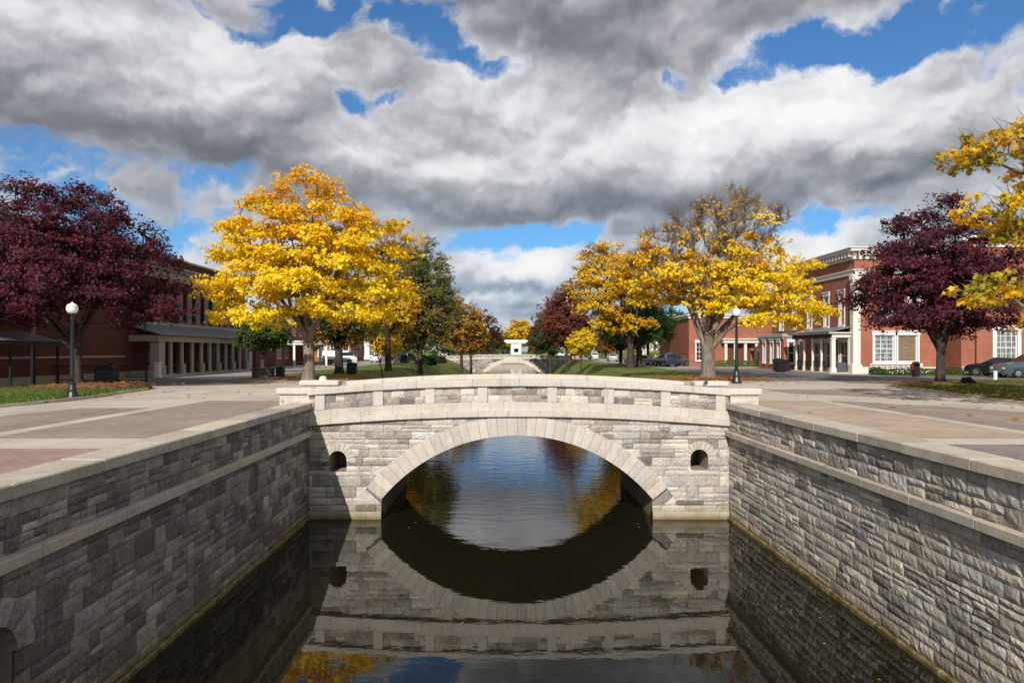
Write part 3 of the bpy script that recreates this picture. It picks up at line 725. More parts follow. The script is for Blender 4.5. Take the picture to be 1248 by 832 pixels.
# ------------------------------------------------------------------ buildings
class Wall:
    """a wall plane with openings: (u along, z up, d outwards)"""
    def __init__(s, origin, U, Nn): s.o = Vector(origin); s.U = Vector(U); s.Nn = Vector(Nn)
    def P(s, u, z, d=0): q = s.o + s.U * u + s.Nn * d; return (q.x, q.y, z)
    def face(s, m, u0, u1, z0, z1, ops, d=0, depth=.22, tone=None):
        us = sorted({u0, u1} | {o[0] for o in ops} | {o[1] for o in ops}); zs = sorted({z0, z1} | {o[2] for o in ops} | {o[3] for o in ops})
        for a, b in zip(us, us[1:]):
            for c, e in zip(zs, zs[1:]):
                if any(o[0] <= (a + b) / 2 <= o[1] and o[2] <= (c + e) / 2 <= o[3] for o in ops): continue
                m.add([s.P(a, c, d), s.P(b, c, d), s.P(b, e, d), s.P(a, e, d)], [(0, 1, 2, 3)], tone)
        for o in ops:
            a, b, c, e = o[:4]; q = [(a, c), (b, c), (b, e), (a, e)]
            for i in range(4):
                p0 = q[i]; p1 = q[(i + 1) % 4]; m.add([s.P(*p0, d), s.P(*p1, d), s.P(*p1, d - depth), s.P(*p0, d - depth)], [(0, 1, 2, 3)], tone)
    def bx(s, m, u0, u1, z0, z1, d0, d1, bev=0, tone=None):
        a = s.P(u0, z0, d0); b = s.P(u1, z1, d1); m.box(a[0], b[0], a[1], b[1], a[2], b[2], bev, tone)
    def window(s, parent, a, b, c, e, cols=2, rows=2, frame='white', glass='glass', fw=.09, depth=.16, boards=False, casing=0, sill=True, z_top=None, arch=0):
        m = MB()
        s.bx(m, a, a + fw, c, e, -depth, -depth + .08); s.bx(m, b - fw, b, c, e, -depth, -depth + .08)
        s.bx(m, a + fw, b - fw, e - fw, e, -depth, -depth + .08); s.bx(m, a + fw, b - fw, c, c + fw, -depth, -depth + .08)
        if not boards:
            for i in range(1, cols): u = a + (b - a) * i / cols; s.bx(m, u - .018, u + .018, c + fw, e - fw, -depth + .01, -depth + .055)
            for i in range(1, rows): z = c + (e - c) * i / rows; w = .035 if i == rows // 2 else .018; s.bx(m, a + fw, b - fw, z - w, z + w, -depth + .012, -depth + .062)
        if casing:
            s.bx(m, a - casing, a - .002, c - .1, e + .002, -.02, .05); s.bx(m, b + .002, b + casing, c - .1, e + .002, -.02, .05)
            s.bx(m, a - casing - .08, b + casing + .08, e + .004, e + .30, -.02, .10, .02); s.bx(m, a - casing - .14, b + casing + .14, e + .302, e + .38, -.02, .17, .02)
        if sill: s.bx(m, a - .1, b + .1, c - .12, c - .002, -.1, .13, .015)
        w = m.build('window', M[frame], parent)
        m = MB(); s.bx(m, a + fw * .5, b - fw * .5, c + fw * .5, e - fw * .5, -depth - .03, -depth + (.05 if boards else .02)); m.build('boarding' if boards else 'pane', M['boards'] if boards else M[glass], w)
        return w
def floor_box(m, x0, x1, y0, y1, z0, z1, bev=0): m.box(x0, x1, y0, y1, z0, z1, bev)

M['tan_dark'] = plain('dark_tan_stone', (.24, .19, .155), .85, 0, .2, .18, 1.5)  # a darker tan than the other stone trim, for the pilasters
# --- left brick hall: facade X=-27, y 30..72
root = thing('brick_hall', 'long red brick hall with colonnaded portico along the left side, in shade', 'building', (-33, 50, GZ)); O = Vector((33, -50, -GZ))
def rel(o, base):      # shift world-built child under a root without moving it
    o.location = (-base.x, -base.y, -base.z)
RB = Vector((-33, 50, GZ))
def B_(m, name, mat, root, base, smooth=False, parent=None):
    o = m.build(name, M[mat] if isinstance(mat, str) else mat, parent or root, smooth)
    if parent is None: rel(o, base)
    return o
Z0 = GZ - .1
wl = Wall((-27, 30, 0), (0, 1, 0), (1, 0, 0))
wins = [(y - 30 - .42, y - 30 + .42, 2.55, 4.75) for y in np.arange(53.2, 71.5, 1.7)]
doors = [(y - 30 - .55, y - 30 + .55, -1.85, .9) for y in np.arange(52.9, 70, 1.7)]
lowwin = [(u - .6, u + .6, -.6, 1.2) for u in ()]
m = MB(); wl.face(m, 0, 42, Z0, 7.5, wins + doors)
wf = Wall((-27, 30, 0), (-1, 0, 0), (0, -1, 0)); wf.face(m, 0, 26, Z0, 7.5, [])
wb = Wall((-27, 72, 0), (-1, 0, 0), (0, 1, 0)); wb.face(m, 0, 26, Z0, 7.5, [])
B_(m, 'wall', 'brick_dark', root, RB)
m = MB(); m.box(-52, -27.25, 30.25, 71.75, 6.9, 7.1); B_(m, 'roof', 'roofing', root, RB)
m = MB(); m.box(-52, -27.3, 30.3, 71.7, 1.9, 2.0); m.box(-29.5, -29.3, 30.3, 71.7, Z0, 6.9); B_(m, 'interior_wall', 'brick_dark', root, RB)
m = MB(); wl.bx(m, -.3, 42.3, 7.5, 7.68, -.35, .14, .02); B_(m, 'parapet_cap', 'tan', root, RB)
m = MB(); wl.bx(m, -.1, 42.1, 5.75, 6.45, -.02, .12, .01); wl.bx(m, -.2, 42.2, 6.45, 6.7, -.02, .34, .03); wl.bx(m, -.25, 42.25, 6.7, 6.86, -.02, .52, .04); wf.bx(m, 0, 26, 5.75, 6.45, -.02, .12, .01); wf.bx(m, 0, 26, 6.45, 6.86, -.02, .4, .03); B_(m, 'cornice', 'tan', root, RB)
m = MB(); wl.bx(m, 0, 19, -.42, -.30, -.02, .05); wl.bx(m, 0, 22, Z0, -1.45, -.02, .08); B_(m, 'string_course', 'tan', root, RB)
m = MB(); wl.bx(m, 9.2, 9.45, Z0, 3.2, .0, .12); B_(m, 'downpipe', 'tan', root, RB)
for i, w in enumerate(wins):
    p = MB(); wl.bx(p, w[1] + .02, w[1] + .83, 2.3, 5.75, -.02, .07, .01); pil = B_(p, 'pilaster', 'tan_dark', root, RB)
m = MB(); wl.bx(m, 22, 41.6, 2.05, 2.3, -.02, .12); B_(m, 'window_band', 'tan', root, RB)
for w in wins:
    k = wl.window(None, *w, cols=1, rows=2, frame='black', depth=.18, sill=False); k.parent = root; rel(k, RB)
for w in doors:
    k = wl.window(None, *w, cols=2, rows=2, frame='black', depth=.18, sill=False); k.name = 'glazed_door'; k.parent = root; rel(k, RB)
# portico
m = MB()
m.add([(-24.55, 49.3, 1.28), (-24.55, 68.2, 1.28), (-27.0, 68.2, 2.06), (-27.0, 49.3, 2.06), (-24.55, 49.3, 1.20), (-24.55, 68.2, 1.20), (-27.0, 68.2, 1.9), (-27.0, 49.3, 1.9)], [(0, 1, 2, 3), (7, 6, 5, 4), (0, 4, 5, 1), (0, 3, 7, 4), (1, 5, 6, 2)])
for y in np.arange(49.5, 68.2, .6): m.add([(-24.56, y, 1.285), (-24.56, y + .04, 1.285), (-26.99, y + .04, 2.07), (-26.99, y, 2.07), (-24.56, y, 1.31), (-24.56, y + .04, 1.31), (-26.99, y + .04, 2.1), (-26.99, y, 2.1)], [(4, 5, 6, 7), (0, 4, 7, 3), (1, 5, 6, 2), (0, 1, 5, 4)])
B_(m, 'portico_roof', 'metalroof', root, RB)
m = MB(); m.box(-25.5, -24.8, 49.5, 68.0, .72, 1.19, .02); m.box(-26.98, -25.5, 49.5, 50.0, .72, 1.19, .02); m.box(-26.98, -25.5, 67.5, 68.0, .72, 1.19, .02); B_(m, 'portico_beam', 'tan', root, RB)
m = MB(); m.box(-26.98, -24.7, 49.3, 68.2, GZ, GZ + .14, .02); B_(m, 'portico_floor', 'concrete', root, RB)
col_y = [50.1, 52, 53.8, 55.6, 57.3, 59, 60.7, 62.4, 64.0, 65.7, 67.4]
for i, y in enumerate(col_y):
    m = MB(); w = .34 if i == 0 else .17
    if i == 0: m.box(-25.55, -24.85, y - .38, y + .5, GZ + .14, .72, .02); m.box(-25.62, -24.78, y - .45, y + .57, GZ + .13, GZ + .85, .03)
    else:
        m.lathe([(.20, 0), (.20, .08), (.165, .14), (.165, .9), (.155, 2.3), (.15, 2.36), (.2, 2.42), (.2, 2.478)], (-25.15, y, GZ + .14), 14)
        if i % 2 == 0: m.box(-25.4, -24.9, y - .25, y + .25, GZ + .139, GZ + .9, .02)
    B_(m, 'column', 'tan', root, RB, True if 0 else False)
for i in range(1, 10):
    m = MB(); y0 = col_y[i] + .2; y1 = col_y[i + 1] - .2
    m.box(-25.18, -25.12, y0, y1, GZ + .95, GZ + 1.0); m.box(-25.17, -25.13, y0, y1, GZ + .24, GZ + .28)
    for y in np.arange(y0 + .1, y1, .12): m.box(-25.16, -25.14, y - .01, y + .01, GZ + .26, GZ + .96)
    B_(m, 'railing', 'black', root, RB)
def pedestal():
    r = thing('pedestal', 'small white pedestal at the near end of the left colonnade', 'pedestal', (-24.6, 49.0, GZ))
    m = MB(); m.box(-.22, .22, -.2, .2, 0, .12, .015); m.box(-.17, .17, -.16, .16, .12, 1.0, .01); m.box(-.22, .22, -.2, .2, 1.0, 1.1, .02); m.build('body', M['white'], r)
pedestal()
r = thing('planter', 'pale grey concrete planter box against the left brick wall', 'planter', (-25.9, 49.5, GZ))
m = MB()
m.box(-.75, .75, -.35, -.29, .05, .5, .01); m.box(-.75, .75, .29, .35, .05, .5, .01); m.box(-.75, -.69, -.29, .29, .05, .5, .01); m.box(.69, .75, -.29, .29, .05, .5, .01); m.box(-.6, .6, -.25, .25, 0, .05)
m.build('box', M['concrete_block'], r); m = MB(); m.box(-.68, .68, -.28, .28, .1, .42); m.build('soil', M['mulch'], r)
# shelter far left + fence
r = thing('canopy_shelter', 'dark lean-to shelter with pale sloping roof at the far left edge', 'shelter', (-26.95, 36.0, GZ))
m = MB(); m.add([(0, -3, 3.0), (1.9, -3, 2.45), (1.9, 3, 2.45), (0, 3, 3.0), (0, -3, 2.86), (1.9, -3, 2.31), (1.9, 3, 2.31), (0, 3, 2.86)], [(0, 1, 2, 3), (7, 6, 5, 4), (0, 4, 5, 1), (1, 5, 6, 2), (2, 6, 7, 3), (3, 7, 4, 0)]); m.build('roof', M['metalroof'], r)
for y in (-2.85, -.9, .9, 2.85): m = MB(); m.box(1.7, 1.8, y - .05, y + .05, 0, 2.38); m.build('post', M['black'], r)
m = MB(); m.box(1.9, 1.94, -3, 3, 2.2, 2.46); m.build('fascia', M['black'], r)
r = thing('iron_fence', 'black iron picket fence in front of the left brick wall', 'fence', (-25.4, 41.0, GZ))
r.rotation_euler.z = radians(-6)
m = MB()
for z in (.15, 1.0): m.box(-9, 4.4, -.02, .02, z, z + .04)
for x in np.arange(-9, 4.4, .13): m.box(x - .009, x + .009, -.009, .009, .05, 1.12)
m.build('pickets', M['black'], r)
for x in np.arange(-9, 4.5, 2.233): m = MB(); m.box(x - .04, x + .04, -.041, .041, 0, 1.2); m.build('post', M['black'], r)
def bin_(label, X, Y, w=.62, h=1.0, rnd=False, grp='black litter bins', mat='black'):
    r = thing('litter_bin', label, 'bin', (X, Y, GZ), R.uniform(-.2, .2), grp)
    m = MB()
    if rnd: m.lathe([(w * .42, 0), (w * .5, .06), (w * .5, h * .86), (w * .53, h * .88)], (0, 0, 0), 16)
    else: m.box(-w / 2, w / 2, -w / 2, w / 2, .04, h * .86, .03); m.box(-w * .42, w * .42, -w * .42, w * .42, 0, .05)
    m.build('body', M[mat], r)
    m = MB()
    if rnd: m.lathe([(w * .54, 0), (w * .54, .04), (w * .3, h * .13), (.02, h * .14)], (0, 0, h * .87), 16)
    else: m.box(-w * .55, w * .55, -w * .55, w * .55, h * .865, h * .93, .02); m.box(-w * .4, w * .4, -w * .4, w * .4, h * .93, h, .03)
    m.build('lid', M[mat], r); return r
bin_('black litter bin in the dark shade of the left iron fence', -23.2, 40.2, 1.0, 1.05)
r = thing('utility_box', 'long dark grey box on the grass beside the golden maple', 'box', (-16.6, 48.2, GZ)); m = MB(); m.box(-.85, .55, -.35, .35, .04, .68, .02); m.build('body', M['greybox'], r); m = MB(); m.box(-.9, .6, -.4, .4, .68, .74, .02); m.build('lid', M['greybox'], r)
bin_('square black bin next to the long grey box', -15.55, 48.2, .5, .82)
bin_('black bin just right of the golden maple trunk', -12.4, 57, .75, .95)
bin_('black bin on the left lawn under the far trees', -15.2, 108, 1.0, 1.35)
bin_('black bin on the right, near the columned portico of the brick building', 25.6, 62.5, .7, 1.0)
bin_('first black bin beside the stone capped bay on the right', 27.3, 67.2, .8, 1.2)
bin_('second black bin beside the stone capped bay, nearer the portico', 27.2, 65.4, .8, 1.1)
# picnic tables / outdoor furniture left mid
def picnic(label, X, Y, rz):
    r = thing('picnic_table', label, 'table', (X, Y, GZ), rz, 'picnic tables by the left street')
    m = MB(); m.box(-.9, .9, -.38, .38, .72, .76, .01); m.build('tabletop', M['black'], r)
    for s in (-1, 1):
        m = MB(); m.box(-.9, .9, s * .62 - .14, s * .62 + .14, .43, .46, .01); m.build('bench', M['black'], r)
        m = MB(); m.tube([(s * .6, -.7, 0), (s * .6, -.25, .72)], .03, 6); m.tube([(s * .6, .7, 0), (s * .6, .25, .72)], .03, 6); m.box(s * .6 - .025, s * .6 + .025, -.7, .7, .38, .43); m.build('leg', M['black'], r)
for i, (x, y, a, l) in enumerate([(-23.6, 71.5, .2, 'nearest black picnic table past the left colonnade'), (-22.3, 74.5, .5, 'black picnic table left of the golden maple trunk'), (-20.6, 77, -.3, 'farthest black picnic table before the pavilion')]): picnic(l, x, y, a)
# --- far left brick building with sunlit front + pavilion
def simple_building(name, label, X0, X1, Y0, Y1, top, wallm='brick', trim='trim', wins=(), winz=(-.9, 1.1), up=None, cornice=.5, glass='glass', frame='white', side=None, band=None):
    cx = (X0 + X1) / 2; base = Vector((cx, (Y0 + Y1) / 2, GZ)); root = thing(name, label, 'building', base)
    w = Wall((X0, Y0, 0), (1, 0, 0), (0, -1, 0)); wL = Wall((X0, Y1, 0), (0, -1, 0), (-1, 0, 0)); wR = Wall((X1, Y0, 0), (0, 1, 0), (1, 0, 0)); wB = Wall((X1, Y1, 0), (-1, 0, 0), (0, 1, 0))
    ops = [(a - X0, b - X0, c, e) for a, b, c, e in wins]
    m = MB(); w.face(m, 0, X1 - X0, Z0, top, ops); D = Y1 - Y0
    so_ = []
    if side:
        for q in np.arange(1.5, D - 1.5, side): so_ += [(q, q + 1.0, winz[0], winz[1])] + ([(q, q + 1.0, up[0], up[1])] if up else [])
    wL.face(m, 0, D, Z0, top, so_); wR.face(m, 0, D, Z0, top, so_); wB.face(m, 0, X1 - X0, Z0, top, [])
    B_(m, 'wall', wallm, root, base)
    m = MB(); m.box(X0 + .3, X1 - .3, Y0 + .3, Y1 - .3, top - .5, top - .35); B_(m, 'roof', 'roofing', root, base)
    m = MB()
    for q, l in ((w, X1 - X0), (wL, D), (wR, D), (wB, X1 - X0)):
        q.bx(m, -.1, l + .1, top - cornice, top - .14, -.05, .14, .01); q.bx(m, -.3, l + .3, top - .138, top + .06, -.3, .32, .03)
        if band: q.bx(m, 0, l, band, band + .25, -.05, .05)
    B_(m, 'cornice', trim, root, base)
    for o in ops: k = w.window(None, *o, cols=2, rows=4 if o[3] - o[2] > 1.6 else 2, frame=frame, glass=glass, casing=.1); k.parent = root; rel(k, base)
    for q in (wL, wR):
        for o in so_: k = q.window(None, *o, cols=2, rows=2, frame=frame, glass=glass, casing=.08); k.parent = root; rel(k, base)
    return root, base, w
r_, b_, w_ = simple_building('brick_building', 'distant brick building with white cornice beyond the left colonnade', -46, -28.6, 86, 104, 4.9, wins=[(x, x + 1.1, -.9, 1.1) for x in np.arange(-44, -30, 2.4)] + [(x, x + 1.0, 2.2, 3.9) for x in np.arange(-44, -30, 2.4)], cornice=.8, side=3.2, up=(2.2, 3.9))
m = MB(); m.box(-36.6, -34.4, 88, 90, 4.5, 6.6, .02); m.box(-36.8, -34.2, 87.8, 90.2, 6.6, 7.3, .05); m.box(-36.4, -34.6, 88.2, 89.8, 7.3, 8.3, .05); B_(m, 'cupola', 'white', r_, b_)
r_, b_, w_ = simple_building('brick_building', 'low dark brick wing with cream pilasters left of the golden maple trunk', -38, -27.6, 77, 84, 2.1, wallm='brick_dark', trim='tan', wins=[(x, x + .7, -1.5, .9) for x in np.arange(-31.6, -28.2, 1.25)], frame='black', cornice=.35)
for x in np.arange(-32.1, -27.6, 1.25): m = MB(); m.box(x, x + .34, 76.84, 77.02, GZ, 1.7); B_(m, 'pilaster', 'trim', r_, b_)
def pavilion():
    base = Vector((-25, 92, GZ)); r = thing('pavilion', 'white flat roofed pavilion on posts behind the golden maple trunk', 'pavilion', base)
    m = MB(); m.box(-4.4, 2.6, -3, 3, 3.1, 3.28, .02); m.box(-4.2, 2.4, -2.8, 2.8, 2.75, 3.1, .02); m.build('roof', M['white'], r)
    for x in (-4, -2, 0, 2.2):
        for y in (-2.6, 2.6): m = MB(); m.box(x - .13, x + .13, y - .13, y + .13, 0, 2.75, .01); m.build('post', M['white'], r)
    m = MB(); m.box(-4, -1.9, 2.3, 2.5, 0, 2.7); m.box(-4, 2.2, -2.6, 2.6, .0, .08); m.build('back_wall', M['boards'], r)
pavilion()
simple_building('brick_building', 'small red brick building far down the left street', -38, -28, 128, 140, 3.6, wins=[(x, x + 1.1, -1.0, 1.2) for x in np.arange(-36.5, -29, 2.3)], side=3.)
simple_building('white_building', 'white rendered building at the end of the left street', -34, -27.8, 160, 176, 3.2, wallm='white', wins=[(x, x + 1.2, -1.0, 1.2) for x in np.arange(-33, -28.5, 2.2)], side=3.)
simple_building('white_building', 'white distant building showing through the far left trees', -24, -13.5, 262, 274, 5.2, wallm='white', wins=[(x, x + 1.6, -1.0, 1.6) for x in np.arange(-22.5, -15, 3.)])
simple_building('white_building', 'white distant building low behind the far right bank trees', 20, 27, 240, 250, 2.6, wallm='white', wins=[(x, x + 1.6, -1.0, 1.0) for x in np.arange(21, 26, 2.6)])
# --- right hand side, far
r_, b_, w_ = simple_building('brick_building', 'sunlit plain brick building with white columned portico behind the right lamp', 24.3, 36.5, 88, 104, 4.7, wins=[(25.2, 26.1, -1.2, 1.1), (35.0, 35.9, -1.2, 1.1)], cornice=.45)
m = MB(); m.box(28.4, 33.2, 87.0, 88.02, 1.05, 1.45, .03); m.box(28.2, 33.4, 86.8, 88.03, 1.45, 1.62, .03); B_(m, 'portico_entablature', 'trim', r_, b_)
for x in (28.8, 30.0, 31.3, 32.7): m = MB(); m.box(x - .17, x + .17, 87.15, 87.5, GZ + .1, 1.048, .02); B_(m, 'column', 'trim', r_, b_)
m = MB(); m.box(29.3, 32.2, 87.96, 88.05, GZ, .7); B_(m, 'door', 'brick_dark', r_, b_)
m = MB(); m.box(28.2, 33.4, 86.8, 88, GZ, GZ + .12); B_(m, 'step', 'concrete', r_, b_)
simple_building('brick_building', 'recessed plain red brick building between the portico and the corner block', 36.6, 52, 84, 96, 6.4, wins=[], cornice=.2, trim='black')
simple_building('brick_building', 'far red brick shop row seen left of the half bare tree', 41.5, 52, 142, 160, 3.6, wins=[(x, x + 1.2, -1.2, 1.2) for x in np.arange(42.5, 51, 2.2)], side=3.)
simple_building('white_building', 'tall white house between the green trees and the brick shops', 34.4, 41.2, 152, 166, 6.6, wallm='white', wins=[(x, x + 1.0, z, z + 1.5) for x in (35.2, 37.4, 39.5) for z in (-1.0, 1.5, 4.0)], side=3., up=(1.5, 3.0))
# --- gateway
gb = Vector((7.0, 306, GZ)); r = thing('white_gateway', 'white monument with broad flat top slab beyond the distant bridge', 'monument', gb)
m = MB(); m.box(-5.2, 5.2, -2, 2, 5.9, 7.0, .06); m.box(-4.4, 4.4, -1.7, 1.7, 5.4, 5.9, .05); m.build('top_slab', M['white'], r)
for s in (-1, 1): m = MB(); m.box(s * 2.3, s * 1.0, -1.4, 1.4, 0, 5.4, .05); m.build('pillar', M['white'], r)
m = MB(); m.box(-1.0, 1.0, -1.3, 1.3, 3.2, 5.4); m.box(-1.0, 1.0, -1.3, 1.3, 0, 1.4); m.build('infill', M['white'], r); m = MB(); m.box(-1, 1, .6, .8, 1.4, 3.2); m.build('grille', M['black'], r)
# end wall of canal
r = thing('end_wall', 'low stone wall closing the far end of the canal', 'wall', (0, 300.4, WZ)); m = MB(); m.box(-16, 20, 0, .8, -1, 3.9, .05, (.6, .5, 0)); m.build('wall_body', M['ledge'], r); m = MB(); m.box(-16.1, 20.1, -.1, .9, 3.9, 4.1, .04, (.8, .5, 0)); m.build('coping', M['smooth'], r)

# --- right brick building at the corner
RBB = Vector((40, 66, GZ)); root = thing('corner_building', 'sunlit red brick corner building with white cornice and porch on the right', 'building', RBB)
wl2 = Wall((29.8, 75, 0), (0, -1, 0), (-1, 0, 0))       # faces the canal, u = 75-Y
wf2 = Wall((29.8, 57.5, 0), (1, 0, 0), (0, -1, 0))      # faces the camera
TOP = 8.65
upw = [(75 - y - .42, 75 - y + .42, 2.25, 5.0) for y in (59.6, 62.4, 65.8, 69.2, 72.4)]
pw = [(75 - y - .75, 75 - y + .75, -1.6, .85) for y in (59.3, 61.8, 64.2)] + [(75 - y - .4, 75 - y + .4, -1.3, 1.0) for y in (67.5, 70, 72.6)]
fw_low = [(1.7, 3.35, -.9, 1.35), (3.65, 5.3, -.9, 1.35)]
fw_up = [(2.3, 3.3, 2.5, 4.9), (4.6, 5.6, 2.5, 4.9)]
m = MB(); wl2.face(m, 0, 17.5, Z0, TOP, upw + pw); wf2.face(m, 0, 7.0, Z0, TOP, fw_low + fw_up)
wb2 = Wall((29.8, 75, 0), (1, 0, 0), (0, 1, 0)); wb2.face(m, 0, 30, Z0, TOP, [])
# recess then the taller block
wr1 = Wall((36.8, 57.5, 0), (0, 1, 0), (1, 0, 0)); wr1.face(m, 0, 1.2, Z0, TOP, [])
wf3 = Wall((36.8, 58.7, 0), (1, 0, 0), (0, -1, 0)); wf3.face(m, 0, 1.4, Z0, TOP, [])
B_(m, 'wall', 'brick', root, RBB)
m = MB(); m.box(30.1, 60, 57.8, 74.7, TOP - .35, TOP - .2); B_(m, 'roof', 'roofing', root, RBB)
m = MB(); m.box(31.8, 32.0, 57.9, 74.5, Z0, TOP - .4); m.box(30, 37, 59.3, 59.5, Z0, TOP - .4); B_(m, 'interior_wall', 'greybox', root, RBB)
# cornice with brackets
m = MB()
wl2.bx(m, 0, 17.58, 7.75, 8.1, -.02, .12, .01); wl2.bx(m, -.1, 17.9, 8.36, 8.6, -.3, .58, .04); wl2.bx(m, -.1, 18.0, 8.6, 8.72, -.3, .68, .03); wl2.bx(m, 0, 17.7, 8.1, 8.36, -.02, .24, .02)
wf2.bx(m, -.08, 7.0, 7.75, 8.1, -.02, .12, .01); wf2.bx(m, -.56, 7.2, 8.358, 8.598, -.3, .57, .04); wf2.bx(m, -.66, 7.2, 8.602, 8.718, -.3, .67, .03); wf2.bx(m, -.22, 7.0, 8.098, 8.358, -.02, .23, .02)
for u in np.arange(.3, 17.4, .55): wl2.bx(m, u, u + .2, 7.95, 8.357, .12, .5, .02)
for u in np.arange(.05, 7.0, .55): wf2.bx(m, u, u + .2, 7.95, 8.356, .12, .49, .02)
wl2.bx(m, 0, 17.6, 6.45, 6.8, -.02, .11, .02); wf2.bx(m, -.11, 7.0, 6.452, 6.798, -.02, .10, .02); wl2.bx(m, 0, 17.6, 6.8, 6.9, -.02, .2, .02); wf2.bx(m, -.19, 7.0, 6.802, 6.898, -.02, .19, .02)
B_(m, 'cornice', 'trim', root, RBB)
m = MB(); m.box(29.62, 30.25, 57.32, 57.9, Z0, 6.44, .02); m.box(29.5, 30.35, 57.22, 57.95, Z0, -1.1, .03); m.box(29.55, 30.3, 57.27, 57.93, 6.0, 6.449, .03); B_(m, 'corner_pilaster', 'trim', root, RBB)
m = MB(); wf2.bx(m, .55, 7.0, Z0, -1.32, -.02, .09, .02); wf2.bx(m, 1.3, 5.7, -1.3, -1.02, -.02, .14, .02); wf3.bx(m, 0, 1.4, Z0, -1.32, -.02, .09); B_(m, 'base_course', 'trim', root, RBB)
for w in upw: k = wl2.window(None, *w, cols=1, rows=2, glass='glass_pale', casing=.13, depth=.14); k.parent = root; rel(k, RBB)
for w in pw: k = wl2.window(None, *w, cols=2, rows=2, glass='glass', casing=.1, depth=.14); k.parent = root; rel(k, RBB)
for i, w in enumerate(fw_low): k = wf2.window(None, *w, cols=3, rows=6, glass='glass_pale', casing=.17, depth=.14, boards=(i == 1)); k.parent = root; rel(k, RBB); k['label'] = 'white framed window boarded with brown planks' if i else 'white framed multi pane window'
for w in fw_up: k = wf2.window(None, *w, cols=2, rows=4, glass='glass_pale', casing=.15, depth=.14); k.parent = root; rel(k, RBB)
# porch
m = MB(); m.box(28.02, 29.78, 57.92, 65.6, 1.18, 1.5, .01); B_(m, 'porch_beam', 'brick_dark', root, RBB)
m = MB(); m.box(28.1, 29.78, 57.86, 57.918, 1.18, 1.5, .01); m.box(27.75, 29.79, 57.65, 65.9, 1.502, 1.62, .03); B_(m, 'porch_fascia', 'trim', root, RBB)
m = MB(); m.add([(27.7, 57.6, 1.622), (27.7, 66.0, 1.622), (29.79, 66.0, 2.05), (29.79, 57.6, 2.05), (27.7, 57.6, 1.70), (27.7, 66.0, 1.70), (29.79, 66.0, 2.15), (29.79, 57.6, 2.15)], [(4, 5, 6, 7), (0, 3, 2, 1), (0, 4, 7, 3), (1, 5, 4, 0), (2, 6, 5, 1)]); B_(m, 'porch_roof', 'roofing', root, RBB)
m = MB(); m.box(27.8, 29.78, 57.7, 65.8, GZ, GZ + .12, .02); B_(m, 'porch_floor', 'concrete', root, RBB)
for i, y in enumerate((58.15, 60.2, 61.9, 63.6, 65.3)):
    m = MB(); w = .17 if i == 0 else .085; m.box(28.3 - w, 28.3 + w, y - w, y + w, GZ + .12, 1.178, .015); m.box(28.3 - w - .06, 28.3 + w + .06, y - w - .06, y + w + .06, GZ + .118, GZ + .5, .02); m.box(28.3 - w - .05, 28.3 + w + .05, y - w - .05, y + w + .05, 1.0, 1.177, .02); B_(m, 'porch_column', 'trim', root, RBB)
m = MB(); m.box(29.55, 29.75, 57.95, 58.2, GZ + .12, 1.178, .015); B_(m, 'porch_column', 'trim', root, RBB)
for y0, y1 in ((58.45, 60.0), (60.35, 61.75), (62.05, 63.45), (63.75, 65.15)):
    m = MB(); m.box(28.27, 28.33, y0, y1, GZ + 1.0, GZ + 1.05); m.box(28.28, 28.32, y0, y1, GZ + .25, GZ + .29)
    for y in np.arange(y0 + .08, y1, .13): m.box(28.29, 28.31, y - .011, y + .011, GZ + .27, GZ + 1.01)
    B_(m, 'railing', 'black', root, RBB)
m = MB(); m.box(28.6, 29.4, 58.0, 58.2, GZ + .15, GZ + .95, .02); B_(m, 'porch_panel', 'greybox', root, RBB)
# bay
wbay = Wall((28.2, 74.5, 0), (0, -1, 0), (-1, 0, 0)); wbf = Wall((28.2, 68.0, 0), (1, 0, 0), (0, -1, 0))
bo = [(1.2, 1.9, -1.2, .9), (3.2, 3.9, -1.2, .9), (5.0, 5.7, -1.2, .9)]; bf = [(.45, 1.1, -1.2, .9)]
m = MB(); wbay.face(m, 0, 6.5, Z0, 1.4, bo); wbf.face(m, 0, 1.58, Z0, 1.4, bf); wbb = Wall((28.2, 74.5, 0), (1, 0, 0), (0, 1, 0)); wbb.face(m, 0, 1.58, Z0, 1.4, []); B_(m, 'bay_wall', 'brick', root, RBB)
m = MB(); wbay.bx(m, -.15, 6.65, 1.4, 1.75, -1.55, .2, .04); wbay.bx(m, -.05, 6.55, 1.2, 1.398, -.02, .1, .02); B_(m, 'bay_cornice', 'concrete_block', root, RBB)
for w in bo: k = wbay.window(None, *w, cols=1, rows=2, casing=.09, depth=.12); k.parent = root; rel(k, RBB)
for w in bf: k = wbf.window(None, *w, cols=1, rows=2, casing=.09, depth=.12); k.parent = root; rel(k, RBB)
# taller block on the right edge
b2_ = Vector((52, 66, GZ)); root = thing('brick_hall', 'taller sunlit red brick hall with sloping white parapet at the right edge', 'building', b2_)
wh = Wall((38.2, 56.6, 0), (1, 0, 0), (0, -1, 0)); whl = Wall((38.2, 75, 0), (0, -1, 0), (-1, 0, 0))
hw_ = [(2.9, 4.65, -1.15, 1.75), (12.0, 13.7, -1.15, 1.75)]
m = MB(); wh.face(m, 0, 30, Z0, 8.85, hw_); whl.face(m, 0, 18.4, Z0, 8.85, [])
wh_r = Wall((68.2, 56.6, 0), (0, 1, 0), (1, 0, 0)); wh_r.face(m, 0, 18.4, Z0, 8.85, [])
gpts = [(38.9, 8.86), (53.2, 13.2), (67.5, 8.86)]
m.add([(38.2, 56.6, 8.85), (68.2, 56.6, 8.85), (68.2, 56.6, 9.0), (53.2, 56.6, 12.9), (38.2, 56.6, 9.0)], [(0, 1, 2, 3, 4)])
B_(m, 'wall', 'brick', root, b2_)
